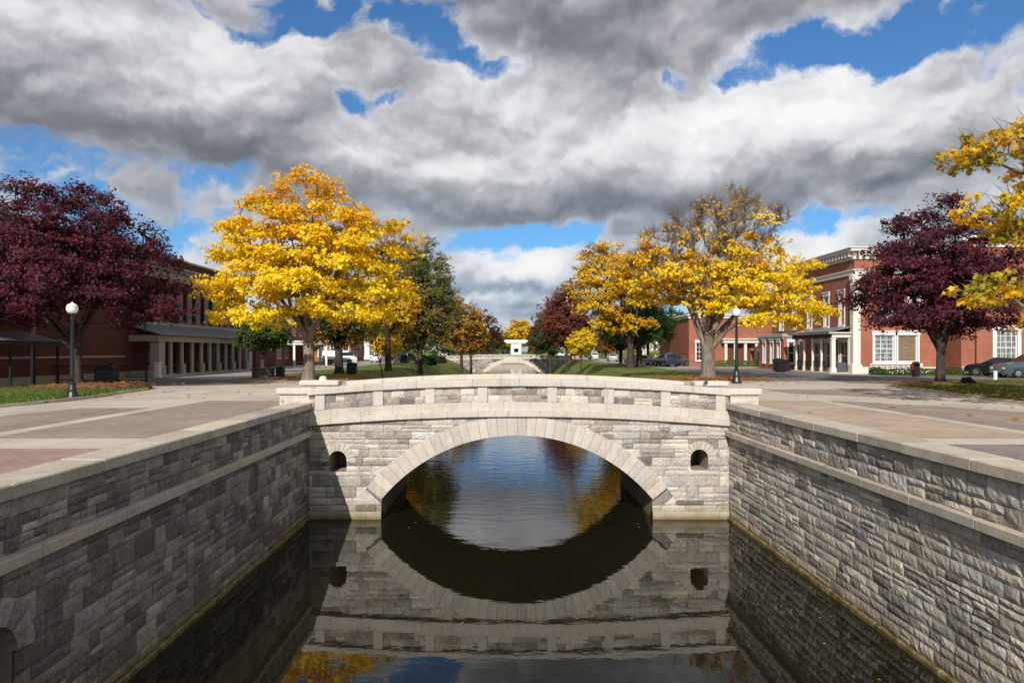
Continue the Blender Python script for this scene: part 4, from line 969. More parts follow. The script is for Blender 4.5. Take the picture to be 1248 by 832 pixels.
m = MB(); wh.bx(m, -.2, 30.2, 8.6, 8.86, -.02, .16, .03); whl.bx(m, 0, 18.5, 8.6, 8.86, -.02, .16, .03); wh.bx(m, 0, 30, Z0, -1.3, -.02, .1, .02)
for sgn in (0, 1):
    a = (38.0, 8.95) if sgn == 0 else (68.4, 8.95); b = (53.2, 12.9)
    m.add([(a[0], 56.35, a[1]), (b[0], 56.35, b[1]), (b[0], 56.35, b[1] + .32), (a[0], 56.35, a[1] + .32), (a[0], 56.9, a[1]), (b[0], 56.9, b[1]), (b[0], 56.9, b[1] + .32), (a[0], 56.9, a[1] + .32)], [(0, 1, 2, 3), (7, 6, 5, 4), (3, 2, 6, 7), (0, 4, 5, 1), (0, 3, 7, 4), (1, 5, 6, 2)])
B_(m, 'parapet_trim', 'trim', root, b2_)
m = MB(); m.add([(38.2, 56.9, 8.95), (53.2, 56.9, 12.85), (53.2, 75, 12.85), (38.2, 75, 8.95), (68.2, 56.9, 8.95), (68.2, 75, 8.95)], [(0, 1, 2, 3), (1, 4, 5, 2)]); B_(m, 'roof', 'roofing', root, b2_)
m = MB(); m.box(40.0, 68, 57.4, 57.5, Z0, 8.8); B_(m, 'interior_wall', 'greybox', root, b2_)
for w in hw_: k = wh.window(None, *w, cols=4, rows=6, glass='glass_pale', casing=.3, depth=.14); k.parent = root; rel(k, b2_)
m = MB(); m.tube([(39.35, 56.5, Z0), (39.35, 56.5, 8.6)], .05, 8); B_(m, 'downpipe', 'brick_dark', root, b2_)
# bike rack, letter box, bollard
r = thing('bicycle_rack', 'black looped metal bicycle rack below the boarded window', 'bike rack', (29.3, 54.0, GZ))
m = MB(); m.tube([(0, 0, .82), (3.9, 0, .82)], .03, 8); m.tube([(0, 0, .12), (3.9, 0, .12)], .018, 8); m.build('rail', M['black'], r)
for i in range(9):
    x = .2 + i * .43; m = MB(); m.tube([(x - .14, 0, 0), (x - .14, .0, .45), (x - .05, 0, .72), (x + .06, 0, .72), (x + .14, 0, .45), (x + .05, 0, .12)], .028, 6); m.build('hoop', M['black'], r)
r = thing('letter_box', 'black and red post box on a stand beside the bicycle rack', 'post box', (33.55 + 1.8, 53.9, GZ)); r.location = ((1116 - CX) / F * 50.5, 50.5, GZ)
m = MB(); m.box(-.2, .2, -.2, .2, .05, .85, .03); m.tube([(0, -.19, .95), (0, .19, .95)], .2, 16); m.box(-.2, .2, -.19, .19, .8, .95); m.build('body', M['black'], r)
m = MB(); m.box(-.34, -.22, -.14, .14, .55, .95, .02); m.build('side_panel', M['redlight'], r)
r = thing('bollard', 'short white bollard in front of the dark parked car', 'bollard', ((1213 - CX) / F * 45.5, 45.5, GZ)); m = MB(); m.lathe([(.15, 0), (.15, .03), (.11, .05), (.11, .5), (.14, .52), (.14, .56), (.03, .6)], (0, 0, 0), 14); m.build('post', M['white'], r)
# ------------------------------------------------------------------ lamps
def lamp(label, X, Y, sc):
    r = thing('street_lamp', label, 'street lamp', (X, Y, GZ), 0, 'globe street lamps'); r.scale = (sc,) * 3
    m = MB(); m.lathe([(.27, 0), (.27, .07), (.235, .10), (.20, .22), (.17, .32), (.165, .42), (.135, .55), (.12, .62), (.14, .65), (.14, .69), (.10, .74)], (0, 0, 0), 12); m.build('base', M['lampblack'], r, False)
    m = MB(); m.lathe([(.085, .7), (.09, 1.0), (.075, 2.0), (.055, 3.25), (.07, 3.27), (.07, 3.31), (.05, 3.34)], (0, 0, 0), 12); m.build('pole', M['lampblack'], r, True)
    m = MB(); m.lathe([(.05, 3.33), (.06, 3.40), (.12, 3.44), (.13, 3.48), (.115, 3.50)], (0, 0, 0), 16); m.build('collar', M['lampblack'], r, True)
    m = MB(); m.lathe([(.10, 3.485), (.165, 3.53), (.205, 3.60), (.22, 3.68), (.21, 3.75), (.205, 3.77)], (0, 0, 0), 20); m.lathe([(.212, 3.765), (.20, 3.80), (.16, 3.85), (.10, 3.885), (.045, 3.91), (.02, 3.95), (.005, 3.97)], (0, 0, 0), 20); m.build('globe', M['globe'], r, True)
    m = MB(); m.lathe([(.217, 3.755), (.217, 3.772)], (0, 0, 0), 20); m.build('globe_ring', M['concrete_block'], r, False)
lamp('black street lamp with white acorn globe in front of the left burgundy tree', (88 - CX) / F * 26.8, 26.8, .97)
lamp('black street lamp beside the half bare tree, right end of the bridge', 14.0, 40.5, 1.14)
# ------------------------------------------------------------------ cars
def car(label, X, Y, rz, mat, kind='sedan'):
    r = thing('parked_car' if kind != 'van' else 'parked_van', label, 'car' if kind != 'van' else 'van', (X, Y, GZ + .01), rz, 'cars parked beyond the canal')
    if kind == 'suv': prof = [(-2.2, .45), (-2.25, .8), (-2.2, 1.05), (-1.95, 1.60), (-1.5, 1.70), (.2, 1.68), (.95, 1.12), (2.0, .98), (2.25, .78), (2.28, .42)]; glassz = (1.1, 1.62)
    elif kind == 'van': prof = [(-2.4, .45), (-2.45, 1.0), (-2.4, 1.85), (-2.2, 2.0), (1.0, 2.0), (1.7, 1.3), (2.35, 1.1), (2.45, .8), (2.45, .42)]; glassz = (1.25, 1.85)
    else: prof = [(-2.2, .42), (-2.25, .75), (-2.2, .95), (-1.5, 1.02), (-.85, 1.40), (.25, 1.43), (1.05, 1.0), (1.95, .88), (2.22, .70), (2.25, .40)]; glassz = (1.0, 1.4)
    n = len(prof); m = MB(); vs = []; hw = .88
    def wid(z): return hw if z < .95 else hw - (z - .95) * .36
    # cross sections with a rounded shoulder
    for (x, z) in prof:
        w = wid(z)
        tx = .93 if abs(x) > 2.1 else 1
        vs.append((x, -w * tx, z)); vs.append((x, w * tx, z))
    low = [(x, .32) for x, z in (prof[0], prof[-1])]
    rows = [(p[0], p[1]) for p in prof]
    V = []
    for x, z in rows:
        w = wid(z) * (.93 if abs(x) > 2.1 else 1); zb = .30; zs = min(z, .78)
        V.append([(x, -w * .98, zb), (x, -hw * (.95 if abs(x) > 2.1 else 1), zs), (x, -w, max(zs + .01, z - .05)), (x, -w * .88, z), (x, w * .88, z), (x, w, max(zs + .01, z - .05)), (x, hw * (.95 if abs(x) > 2.1 else 1), zs), (x, w * .98, zb)])
    vs = [p for r_ in V for p in r_]; k = 8; fs = []
    for i in range(n - 1):
        for j in range(k): fs.append((i * k + j, i * k + (j + 1) % k, (i + 1) * k + (j + 1) % k, (i + 1) * k + j))
    fs.append(tuple(range(k))); fs.append(tuple((n - 1) * k + j for j in range(k))[::-1]); m.add(vs, fs); m.build('body', mat, r, False)
    roof = [(x, z) for x, z in prof if z > glassz[0] + .02]; xs0 = min(x for x, z in roof); xs1 = max(x for x, z in roof); zt = max(z for x, z in prof)
    for s in (-1, 1):
        m = MB(); w0 = wid(glassz[0]) + .012; w1 = wid(glassz[1] - .08) + .012
        lo0, lo1 = (xs0 - .1, xs1 + .55) if kind == 'sedan' else (xs0 + .05, xs1 + .35 if kind == 'suv' else xs1 + .3)
        a = [(lo0, s * w0, glassz[0]), (lo1, s * w0, glassz[0]), (xs1 - .05, s * w1, glassz[1] - .08), (xs0 + .15, s * w1, glassz[1] - .08)]
        if kind == 'van': a[0] = (1.0 - .9, s * w0, glassz[0]); a[3] = (.1, s * w1, glassz[1] - .1)
        m.add(a + [(p[0], p[1] - s * .05, p[2]) for p in a], [(0, 1, 2, 3), (7, 6, 5, 4), (0, 4, 5, 1), (1, 5, 6, 2), (2, 6, 7, 3), (3, 7, 4, 0)]); m.build('side_window', M['carglass'], r)
        m = MB(); m.box(2.1, 2.3, s * .5, s * .8, .6, .74, .03); m.build('headlight', M['headlight'], r)
        m = MB(); m.box(-2.3, -2.14, s * .5, s * .82, .72, .9, .03); m.build('tail_light', M['redlight'], r)
        m = MB(); m.box(xs1 + .25, xs1 + .42, s * .9, s * 1.06, glassz[0] - .05, glassz[0] + .1, .03); m.build('mirror', mat, r)
    def plate(p, q, name):
        m = MB(); (xa, za), (xb, zb) = p, q; d = Vector((xb - xa, zb - za)); nx, nz_ = -d.y / d.length * .015, d.x / d.length * .015
        if nz_ < 0: nx, nz_ = -nx, -nz_
        wa = wid(za) * .80; wb = wid(zb) * .80; a = [(xa + nx, -wa, za + nz_), (xa + nx, wa, za + nz_), (xb + nx, wb, zb + nz_), (xb + nx, -wb, zb + nz_)]
        m.add(a + [(x - nx * 3, y, z - nz_ * 3) for x, y, z in a], [(0, 1, 2, 3), (7, 6, 5, 4), (0, 4, 5, 1), (1, 5, 6, 2), (2, 6, 7, 3), (3, 7, 4, 0)]); m.build(name, M['carglass'], r)
    fi = {'sedan': (6, 5), 'suv': (6, 5), 'van': (5, 4)}[kind]; ri = {'sedan': (3, 4), 'suv': (2, 3), 'van': (1, 2)}[kind]
    lerp = lambda a, b, t: (a[0] + (b[0] - a[0]) * t, a[1] + (b[1] - a[1]) * t)
    plate(lerp(prof[fi[0]], prof[fi[1]], .1), lerp(prof[fi[0]], prof[fi[1]], .9), 'windscreen'); plate(lerp(prof[ri[0]], prof[ri[1]], .15), lerp(prof[ri[0]], prof[ri[1]], .85), 'rear_window')
    for x in (-1.38, 1.38):
        for s in (-1, 1):
            w_ = empty('wheel', (x, s * .80, .33), 0, r); w_.rotation_euler = (radians(90), 0, 0)
            m = MB(); m.lathe([(.20, -.11), (.31, -.11), (.335, -.07), (.335, .07), (.31, .11), (.20, .11)], (0, 0, 0), 20); m.build('tyre', M['rubber'], w_)
            m = MB(); m.lathe([(.21, -.10), (.21, .10), (.05, .115 * 1)], (0, 0, 0), 12); m.lathe([(.20, -.112), (.06, -.118)], (0, 0, 0), 12); m.build('rim', M['rim'], w_)
    return r
P_ = {k: paint('car_paint_' + k, c) for k, c in dict(teal=(.06, .12, .14), black=(.012, .014, .02), silver=(.5, .51, .53), blue=(.02, .04, .09), white=(.78, .78, .77), red=(.25, .02, .02), grey=(.12, .125, .13)).items()}
car('dark teal car parked at the far right edge, before the brick hall', (1258 - CX) / F * 49, 49.2, radians(176), P_['teal'], 'suv')
car('black car parked between the white bollard and the teal car', (1221 - CX) / F * 52, 52.0, radians(120), P_['black'])
car('dark blue hatchback parked behind the right lawn trees', 20.6, 85, radians(96), P_['blue'], 'suv')
car('silver car parked left of the dark blue one, behind the tree trunks', 19.2, 93, radians(160), P_['silver'], 'sedan')
car('low dark grey car nosing out right of the dark blue hatchback', 22.4, 88.5, radians(200), P_['grey'], 'sedan')
car('white sedan parked by the left pavilion', -23.3, 99, radians(10), P_['white'], 'van')
car('white car on the left street beneath the trees', -21.0, 118, radians(80), P_['white'])
car('dark blue car farther along the left street', -22.6, 140, radians(85), P_['blue'])
car('silver car far down the right street', 21.0, 128, radians(85), P_['silver'])
car('white car farther down the right street', 20.4, 150, radians(90), P_['white'], 'suv')
car('dark car parked by the left lawn under the far trees', -16.6, 122, radians(75), P_['black'], 'suv')
for c in [o for o in S.objects if o.get('category') == 'van']: c['label'] = 'white van parked by the left pavilion behind the golden maple'
# ------------------------------------------------------------------ trees
def blend(cols, t):
    t = max(0, min(.9999, t)) * (len(cols) - 1); i = int(t); f = t - i
    return tuple(cols[i][k] * (1 - f) + cols[i + 1][k] * f for k in range(3))
def np_mesh(name, V, counts_quads, C, mat, parent, smooth=False):
    nq = len(counts_quads); me = bpy.data.meshes.new(name)
    k = counts_quads.shape[1]
    me.vertices.add(len(V)); me.vertices.foreach_set('co', V.astype(np.float32).ravel())
    me.loops.add(nq * k); me.loops.foreach_set('vertex_index', counts_quads.astype(np.int32).ravel())
    me.polygons.add(nq); me.polygons.foreach_set('loop_start', np.arange(0, nq * k, k, dtype=np.int32))
    if smooth: me.polygons.foreach_set('use_smooth', np.ones(nq, bool))
    me.update(calc_edges=True)
    if C is not None:
        a = me.color_attributes.new('tone', 'FLOAT_COLOR', 'POINT'); a.data.foreach_set('color', np.c_[C, np.ones(len(C))].astype(np.float32).ravel())
    return link_mesh(name, me, mat, parent)
def tree(label, X, Y, H, lobes, cols, seed, tips=300, lpt=40, leaf=.2, clump=.55, flat=.55, trunk_r=.28, fork=None, cat='tree', group=None,
         bare=None, bark='bark_dark', jitter=.12, colfun=None, up=.3, bough=None, leafm='leaf', limb=.62, lean=(0, 0), z0=GZ, name='deciduous_tree', twig=None, maple=False, shell=.55, mid=.8):
    """lobes: (dx, dy, z above ground, rx, ry, rz) ellipsoids of the crown"""
    root = thing(name, label, cat, (X, Y, z0), 0, group)
    rs = np.random.RandomState(seed); rg = random.Random(seed)
    vol = np.array([l[3] * l[4] * l[5] for l in lobes]) ** .8; vol /= vol.sum()
    P = []; zmin = lobes[0][6] if len(lobes[0]) > 6 else 1.2
    def one():
        l = lobes[rs.choice(len(lobes), p=vol)]; d = rs.normal(size=3); d /= np.linalg.norm(d)
        r = shell + (1 - shell) * rs.rand() ** .6
        if rs.rand() < .12: r = rs.uniform(.25, .6)
        if rs.rand() < .10: r = rs.uniform(1.0, 1.12)
        if bough: r *= .88
        return np.array(l[:3]) + d * np.array(l[3:6]) * r, d
    if bough:
        nb, br = bough; Cn = []; tries = 0
        while len(Cn) < nb and tries < 20000:
            tries += 1; p, d = one()
            if p[2] < zmin or (d[2] < -.35 and rs.rand() < .6): continue
            if any(np.sum(((p - q) * [1, 1, 1.7]) ** 2) < (br * (1.25 - tries / 25000)) ** 2 for q in Cn): continue
            Cn.append(p)
        cc = np.mean(Cn, 0); k = 0
        while len(P) < tips:
            q = Cn[k % len(Cn)]; k += 1
            o = rs.normal(size=3); o /= max(1, np.linalg.norm(o) / 1.5)
            radial = (q - cc) * [1, 1, 0]; radial /= (np.linalg.norm(radial) + .1)
            p = q + o * np.array([br * .46, br * .46, br * .17]); p[2] -= .16 * max(0, float((p - q) @ radial)) * br
            P.append(p)
    while len(P) < tips:
        p, d = one()
        if d[2] < -.35 and rs.rand() < .6: continue
        if p[2] < zmin: continue
        if any(np.sum((p - q) ** 2) < (clump * .45) ** 2 for q in P[-60:]): continue
        P.append(p)
    P = np.array(P)
    # skeleton
    fork = fork or H * .22
    nodes = []; par = []
    nseg = 5
    for k in range(nseg + 1):
        t = k / nseg; nodes.append(np.array([lean[0] * t + .04 * sin(3 * t + seed), lean[1] * t, fork * t])); par.append(k - 1)
    topz = P[:, 2].max()
    # main limbs: a few anchor points inside the crown
    nm = max(4, min(9, tips // 40)); az0 = rs.uniform(0, 6.28)
    cx, cy = P[:, 0].mean(), P[:, 1].mean(); rx = P[:, 0].std() * 1.0; ry = P[:, 1].std() * 1.0
    for k in range(nm):
        a = az0 + k * 2.399; q = 1. if k else .1
        tgt = np.array([cx + rx * .85 * q * cos(a), cy + ry * .85 * q * sin(a), fork + (topz - fork) * rs.uniform(.32, .62) * (1.15 if k == 0 else 1)])
        s0 = nseg - (k % 2); pv = nodes[s0]; pi_ = s0; ns = 5
        for j in range(1, ns + 1):
            t = j / ns; base = pv + (tgt - pv) * t
            base = base + np.array([rs.uniform(-.12, .12), rs.uniform(-.12, .12), -.10 * np.linalg.norm(tgt - pv) * sin(pi * t) * (.6 if q == 1 else 0)])
            nodes.append(base); par.append(pi_); pi_ = len(nodes) - 1
    root0 = nodes[nseg]
    order = np.argsort(np.linalg.norm(P - root0, axis=1)); tipn = {}
    arr = np.array(nodes); plen = np.zeros(len(nodes))
    for i in range(1, len(nodes)): plen[i] = plen[par[i]] + np.linalg.norm(arr[i] - arr[par[i]])
    A = list(nodes); PL = list(plen); buf = np.zeros((len(A) + 6 * tips, 3)); buf[:len(A)] = arr; pb = np.full(len(buf), 1e9); pb[:len(A)] = plen; n = len(A)
    for oi in order:
        p = P[oi]; d = np.linalg.norm(buf[:n] - p, axis=1)
        down = np.maximum(0, buf[:n, 2] - p[2])
        cost = d + .25 * pb[:n] + .5 * down; cost[:nseg - 1] += 5
        k = int(np.argmin(cost)); a = buf[k].copy(); L_ = np.linalg.norm(p - a); ns = max(1, int(round(L_ / mid))); ns = min(ns, 5); pv = k
        for j in range(1, ns + 1):
            t = j / ns; q = a + (p - a) * t + (np.array([rs.uniform(-1, 1), rs.uniform(-1, 1), 0]) * .07 * L_ + np.array([0, 0, .10 * L_])) * sin(pi * t)
            buf[n] = q; par.append(pv); pb[n] = pb[pv] + L_ / ns; pv = n; n += 1
        tipn[oi] = pv
    pts = buf[:n]; rad = np.zeros(n); rad[list(tipn.values())] = .014
    ex = 2.25
    acc = np.zeros(n)
    for i in range(n - 1, -1, -1):
        rad[i] = max(rad[i], acc[i] ** (1 / ex)) if acc[i] > 0 else max(rad[i], .012)
        if par[i] >= 0: acc[par[i]] += rad[i] ** ex
    s_ = trunk_r / rad[nseg]; pw = 1.0
    rad = rad * (s_ ** np.clip(rad / rad[nseg], 0, 1) ** limb)
    for k in range(nseg + 1):
        rad[k] = trunk_r * (1.0 + .22 * (1 - k / nseg)) + (trunk_r * .38 if k == 0 else 0)
    kids = [[] for _ in range(n)]
    for i in range(1, n): kids[par[i]].append(i)
    main = [max(k, key=lambda c: rad[c]) if k else -1 for k in kids]
    def frame(d):
        d = d / (np.linalg.norm(d) + 1e-9); a = np.array([0, 0, 1.]) if abs(d[2]) < .95 else np.array([1., 0, 0])
        u = np.cross(d, a); u /= np.linalg.norm(u); return u, np.cross(d, u)
    MBt = MB(); ref = np.array([1., .13, .07])
    V = []; Fq = []; nv = 0
    ring = {}
    def mk(p, d, r, sg, rough=0):
        nonlocal nv
        d = d / (np.linalg.norm(d) + 1e-9); u = ref - d * ref.dot(d)
        if np.linalg.norm(u) < .1: u = np.array([0, 1., 0]) - d * d[1]
        u /= np.linalg.norm(u); w = np.cross(d, u)
        a = np.arange(sg) * 2 * pi / sg; rr = r * (1 + (rough * np.sin(a * 5 + seed) if rough else 0))
        V.append(p + np.outer(np.cos(a) * rr, u) + np.outer(np.sin(a) * rr, w)); i = nv; nv += sg; return i
    sg = 8
    for i in range(1, n):
        p0 = par[i]; d = pts[i] - pts[p0]
        if main[p0] == i and p0 in ring: a = ring[p0]
        else: a = mk(pts[p0], d, min(rad[p0], rad[i] * 1.35) if p0 > 0 else rad[0], sg, .09 if p0 < nseg else 0)
        dd = d if main[i] < 0 else (d / (np.linalg.norm(d) + 1e-9) + (pts[main[i]] - pts[i]) / (np.linalg.norm(pts[main[i]] - pts[i]) + 1e-9))
        b = mk(pts[i], dd, rad[i] if main[i] >= 0 else rad[i] * .5, sg, .09 if i < nseg else 0); ring[i] = b
        j = np.arange(sg); Fq.append(np.stack([a + j, a + (j + 1) % sg, b + (j + 1) % sg, b + j], 1))
    # fine bare twigs
    if bare is not None or twig:
        for oi in range(tips):
            isb = bare(P[oi], rg) if bare else False
            nt_ = 14 if isb else (twig or 0)
            for _ in range(nt_):
                a0 = pts[tipn[oi]]; q0 = a0 - (a0 - pts[par[tipn[oi]]]) * rs.uniform(0, .8); dv = rs.normal(size=3) * [1, 1, .7] + [0, 0, .55] + (a0 - root0) / np.linalg.norm(a0 - root0) * .9
                q1 = q0 + dv / np.linalg.norm(dv) * rs.uniform(.35, 1.0); qm = (q0 + q1) / 2 + rs.normal(size=3) * .05
                i0 = mk(q0, qm - q0, .018, 3); i1 = mk(qm, q1 - q0, .013, 3); i2 = mk(q1, q1 - qm, .006, 3)
                for (x, y_) in ((i0, i1), (i1, i2)):
                    j = np.arange(3); Fq.append(np.stack([x + j, x + (j + 1) % 3, y_ + (j + 1) % 3, y_ + j], 1))
    np_mesh('trunk', np.concatenate(V), np.concatenate(Fq), None, M[bark], root, True)
    # leaves
    zlo, zhi = P[:, 2].min(), P[:, 2].max(); cen = P.mean(0)
    LV = []; LC = []
    for oi in range(tips):
        p = P[oi]
        if bare is not None and bare(p, random.Random(oi * 13 + seed)): nl = int(lpt * rs.choice([0, 0, .12, .25]))
        else: nl = int(lpt * rs.uniform(.55, 1.35))
        if nl == 0: continue
        cl = clump * rs.uniform(.75, 1.3)
        # leaves in small sprays round the tip
        nsub = max(2, nl // 9); sub = rs.normal(size=(nsub, 3)) * np.array([cl, cl, cl * flat]) * .75
        sub /= np.maximum(1, np.linalg.norm(sub / (cl * 1.25), axis=1, keepdims=True))
        o = sub[rs.randint(nsub, size=nl)] + np.clip(rs.normal(size=(nl, 3)), -1.7, 1.7) * cl * np.array([.27, .27, .18])
        c = p + o; outd = (c - cen); outd /= (np.linalg.norm(outd, axis=1, keepdims=True) + 1e-6)
        nrm = outd * .55 + np.array([0, -.15, up + .35]) + rs.normal(size=(nl, 3)) * .55; nrm /= np.linalg.norm(nrm, axis=1, keepdims=True)
        u = np.cross(nrm, rs.normal(size=(nl, 3))); u /= np.linalg.norm(u, axis=1, keepdims=True); w = np.cross(nrm, u)
        s1 = leaf * rs.uniform(.6, 1.25, (nl, 1)); s2 = s1 * rs.uniform(.6, .9, (nl, 1))
        if maple:
            a = []; k = 10
            for q in range(k):
                ang = 2 * pi * q / k; r_ = (1.0 if q % 2 == 0 else .48) * (.8 if q in (4, 6) else 1)
                a.append(c + u * s1 * .58 * r_ * cos(ang) + w * s1 * .58 * r_ * sin(ang) - nrm * s1 * .12 * (r_ > .7))
            LV.append(np.stack(a, 1)); kk = 10
        else:
            kk = 4; LV.append(np.stack([c - u * s1 * .5, c + w * s2 * .5 + nrm * s1 * .1, c + u * s1 * .5, c - w * s2 * .5 + nrm * s1 * .1], 1))
        ct = colfun(p, (p[2] - zlo) / (zhi - zlo + .01), rg) if colfun else blend(cols, rs.rand())
        ct = np.array(ct); jt = rs.normal(1, jitter, (nl, 1)); c2 = ct * jt + rs.normal(0, jitter * .25, (nl, 3)) * ct
        LC.append(np.repeat(np.clip(c2, .003, .95), kk, axis=0))
    LVv = np.concatenate(LV).reshape(-1, 3); nq = len(LVv) // kk
    np_mesh('crown', LVv, np.arange(nq * kk).reshape(nq, kk), np.concatenate(LC), M[leafm], root)
    return root
YEL = [(.74, .40, .012), (.83, .50, .018), (.86, .57, .03), (.78, .36, .012)]
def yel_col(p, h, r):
    # lower boughs lemon, top more orange
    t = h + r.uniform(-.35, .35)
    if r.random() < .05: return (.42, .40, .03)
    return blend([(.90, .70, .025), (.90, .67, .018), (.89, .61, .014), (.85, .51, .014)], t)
def pur_col(p, h, r): return blend([(.056, .012, .022), (.078, .014, .025), (.105, .018, .028), (.062, .016, .032)], r.random() * .8 + (.2 if h > .6 else 0))
def mixcol(*cs):
    def f(p, h, r): return blend(list(cs), r.random())
    return f
# --- the four large trees round the bridge
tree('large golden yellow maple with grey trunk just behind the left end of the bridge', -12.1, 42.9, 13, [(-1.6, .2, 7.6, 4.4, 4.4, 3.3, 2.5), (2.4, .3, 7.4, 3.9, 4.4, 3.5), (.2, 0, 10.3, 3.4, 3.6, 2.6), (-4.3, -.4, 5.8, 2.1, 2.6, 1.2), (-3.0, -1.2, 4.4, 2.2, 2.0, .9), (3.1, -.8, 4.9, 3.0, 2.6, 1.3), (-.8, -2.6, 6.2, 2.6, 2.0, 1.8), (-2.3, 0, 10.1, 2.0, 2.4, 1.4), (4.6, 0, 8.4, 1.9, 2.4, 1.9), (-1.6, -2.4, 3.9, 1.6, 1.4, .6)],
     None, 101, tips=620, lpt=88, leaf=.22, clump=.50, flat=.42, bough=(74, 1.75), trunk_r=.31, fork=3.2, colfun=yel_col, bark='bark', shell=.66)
def bare_r(p, r):
    d = max(0, (p[2] - 7.0)) * .30 + (.30 if p[0] < 1 and p[2] > 5 else 0) - (.3 if p[0] > 3.2 and p[2] < 7.5 else 0) - (.12 if p[0] < -4 else 0)
    return r.random() < d
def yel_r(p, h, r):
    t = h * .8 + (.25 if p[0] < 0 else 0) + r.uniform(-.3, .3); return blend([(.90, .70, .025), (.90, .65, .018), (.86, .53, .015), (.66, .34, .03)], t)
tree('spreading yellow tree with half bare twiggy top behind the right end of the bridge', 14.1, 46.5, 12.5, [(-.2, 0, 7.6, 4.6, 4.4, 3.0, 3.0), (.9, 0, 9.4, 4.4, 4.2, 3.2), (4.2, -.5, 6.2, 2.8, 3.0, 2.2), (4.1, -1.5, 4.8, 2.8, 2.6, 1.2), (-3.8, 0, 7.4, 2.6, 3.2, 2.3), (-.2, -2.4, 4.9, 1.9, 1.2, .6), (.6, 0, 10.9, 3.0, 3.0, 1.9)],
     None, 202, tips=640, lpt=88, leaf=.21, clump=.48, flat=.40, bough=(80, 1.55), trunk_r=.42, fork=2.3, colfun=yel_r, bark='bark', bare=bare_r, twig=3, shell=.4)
tree('dark burgundy tree behind the street lamp at the left edge', -22.1, 35.6, 11, [(-.2, 0, 6.9, 4.3, 4.2, 3.2, 2.2), (-3.2, 0, 6.3, 3.2, 3.4, 2.6), (2.0, 0, 6.1, 2.9, 3.2, 2.6), (-.2, 0, 9.0, 3.0, 3.0, 1.9), (2.9, -.4, 4.5, 2.1, 2.4, 1.3), (-3.0, -.8, 4.3, 3.0, 2.4, 1.2), (.6, -2.4, 5.4, 3, 2, 1.8)],
     None, 303, tips=640, lpt=98, leaf=.16, clump=.50, flat=.44, bough=(84, 1.5), trunk_r=.24, fork=2.4, leafm='leaf_dark', colfun=pur_col, shell=.55)
tree('burgundy tree on the right lawn in front of the red brick building', 24.2, 37.6, 10.4, [(-.1, 0, 6.4, 3.3, 3.4, 3.0, 2.5), (-2.1, 0, 5.5, 2.4, 2.6, 2.0), (2.1, 0, 5.7, 2.5, 2.6, 2.1), (-.1, 0, 8.5, 2.4, 2.2, 1.9), (-1.9, -.6, 3.9, 2.1, 2.0, 1.0), (2.3, -.4, 4.0, 2.1, 2.0, 1.0)],
     None, 414, tips=480, lpt=98, leaf=.16, clump=.46, flat=.44, bough=(66, 1.35), trunk_r=.21, fork=2.2, leafm='leaf_dark', colfun=pur_col, shell=.55)
def fg_col(p, h, r): return blend([(.84, .58, .02), (.78, .48, .02), (.60, .42, .025), (.34, .32, .03), (.82, .46, .015)], r.random())
tree('yellow maple whose branches reach in from the right edge nearest the camera', 20.6, 21.4, 10.6, [(.4, 0, 6.4, 3.9, 4.4, 3.9, 2.4), (-3.6, -.4, 8.2, 3.0, 2.2, 1.3), (-3.4, 0, 3.7, 3.0, 2.2, .8), (-3.4, -.3, 6.2, 2.9, 2.2, .6), (-3.4, -.5, 7.4, 2.9, 2.0, .7)],
     None, 515, tips=470, lpt=52, leaf=.19, clump=.34, flat=.5, bough=(62, 1.15), trunk_r=.28, fork=2.2, colfun=fg_col, bark='bark', twig=3, maple=True, shell=.6)
# --- trees along the canal, farther off
GRP = 'trees along the canal'
DG = (.045, .075, .018); MG = (.09, .145, .024); OL = (.20, .195, .04); RU = (.26, .11, .035); TAN = (.40, .26, .10); OR = (.62, .27, .02); YE = (.88, .65, .02); MA = (.12, .028, .03); BG = (.09, .19, .03)
def terr(X, Y):
    a, b, c, d = canal(Y); xs = [-99, a - 1.2, a, a + (b - a) * .45, b, c, d + (c - d) * .45, d, d + 1.2, 99]; zs = [GZ, GZ, GZ - .06, GZ - 1.45, -5.9, -5.9, GZ - 1.45, GZ - .06, GZ, GZ]
    return float(np.interp(X, xs, zs)) - .05
def ft(label, X, Y, H, w, cols, seed, low=1.8, tips=220, lpt=30, leaf=.34, z0=GZ, d=None, tr=.26, top=None):
    z0 = terr(X, Y); H += GZ - z0; low += (GZ - z0) * .8; leaf *= .78; lpt = int(lpt * 1.7)
    d = d or w; r = w / 2; h = H - low
    lb = [(0, 0, low + h * .5, r * .92, d / 2 * .92, h * .46, low), (-r * .35, 0, low + h * .36, r * .65, d * .3, h * .3), (r * .35, .3, low + h * .42, r * .65, d * .3, h * .32), (0, -.2, low + h * .8, r * .5, d * .25, h * .22)]
    return tree(label, X, Y, H, lb, None, seed, tips=tips, lpt=lpt, leaf=leaf, clump=.62 * (w / 9) ** .6, flat=.7, trunk_r=tr, bough=(max(24, tips // 5), 1.15 * (w / 9) ** .5) if w > 6 and Y < 180 else None, colfun=mixcol(*cols), z0=z0, fork=max(1.6, low + h * .12), mid=1.3, group=GRP)
ft('green and rust tree with dark trunk behind the yellow maple', -13.9, 58.5, 7.2, 6.6, [DG, MG, (.10, .15, .02), RU, OR], 1, 2.2, 260, 34, .26, tr=.30)
ft('orange tree partly hidden behind the golden maple crown, right side', -10.9, 66, 10.0, 6.2, [OR, (.7, .42, .03), YE, RU], 2, 3.0, 300, 34, .28)
ft('low bright green tree at the left brick building corner beneath the golden boughs', -21.2, 61, 4.6, 4.6, [DG, MG, DG, (.14, .2, .04)], 3, 1.9, 240, 34, .26, tr=.18)
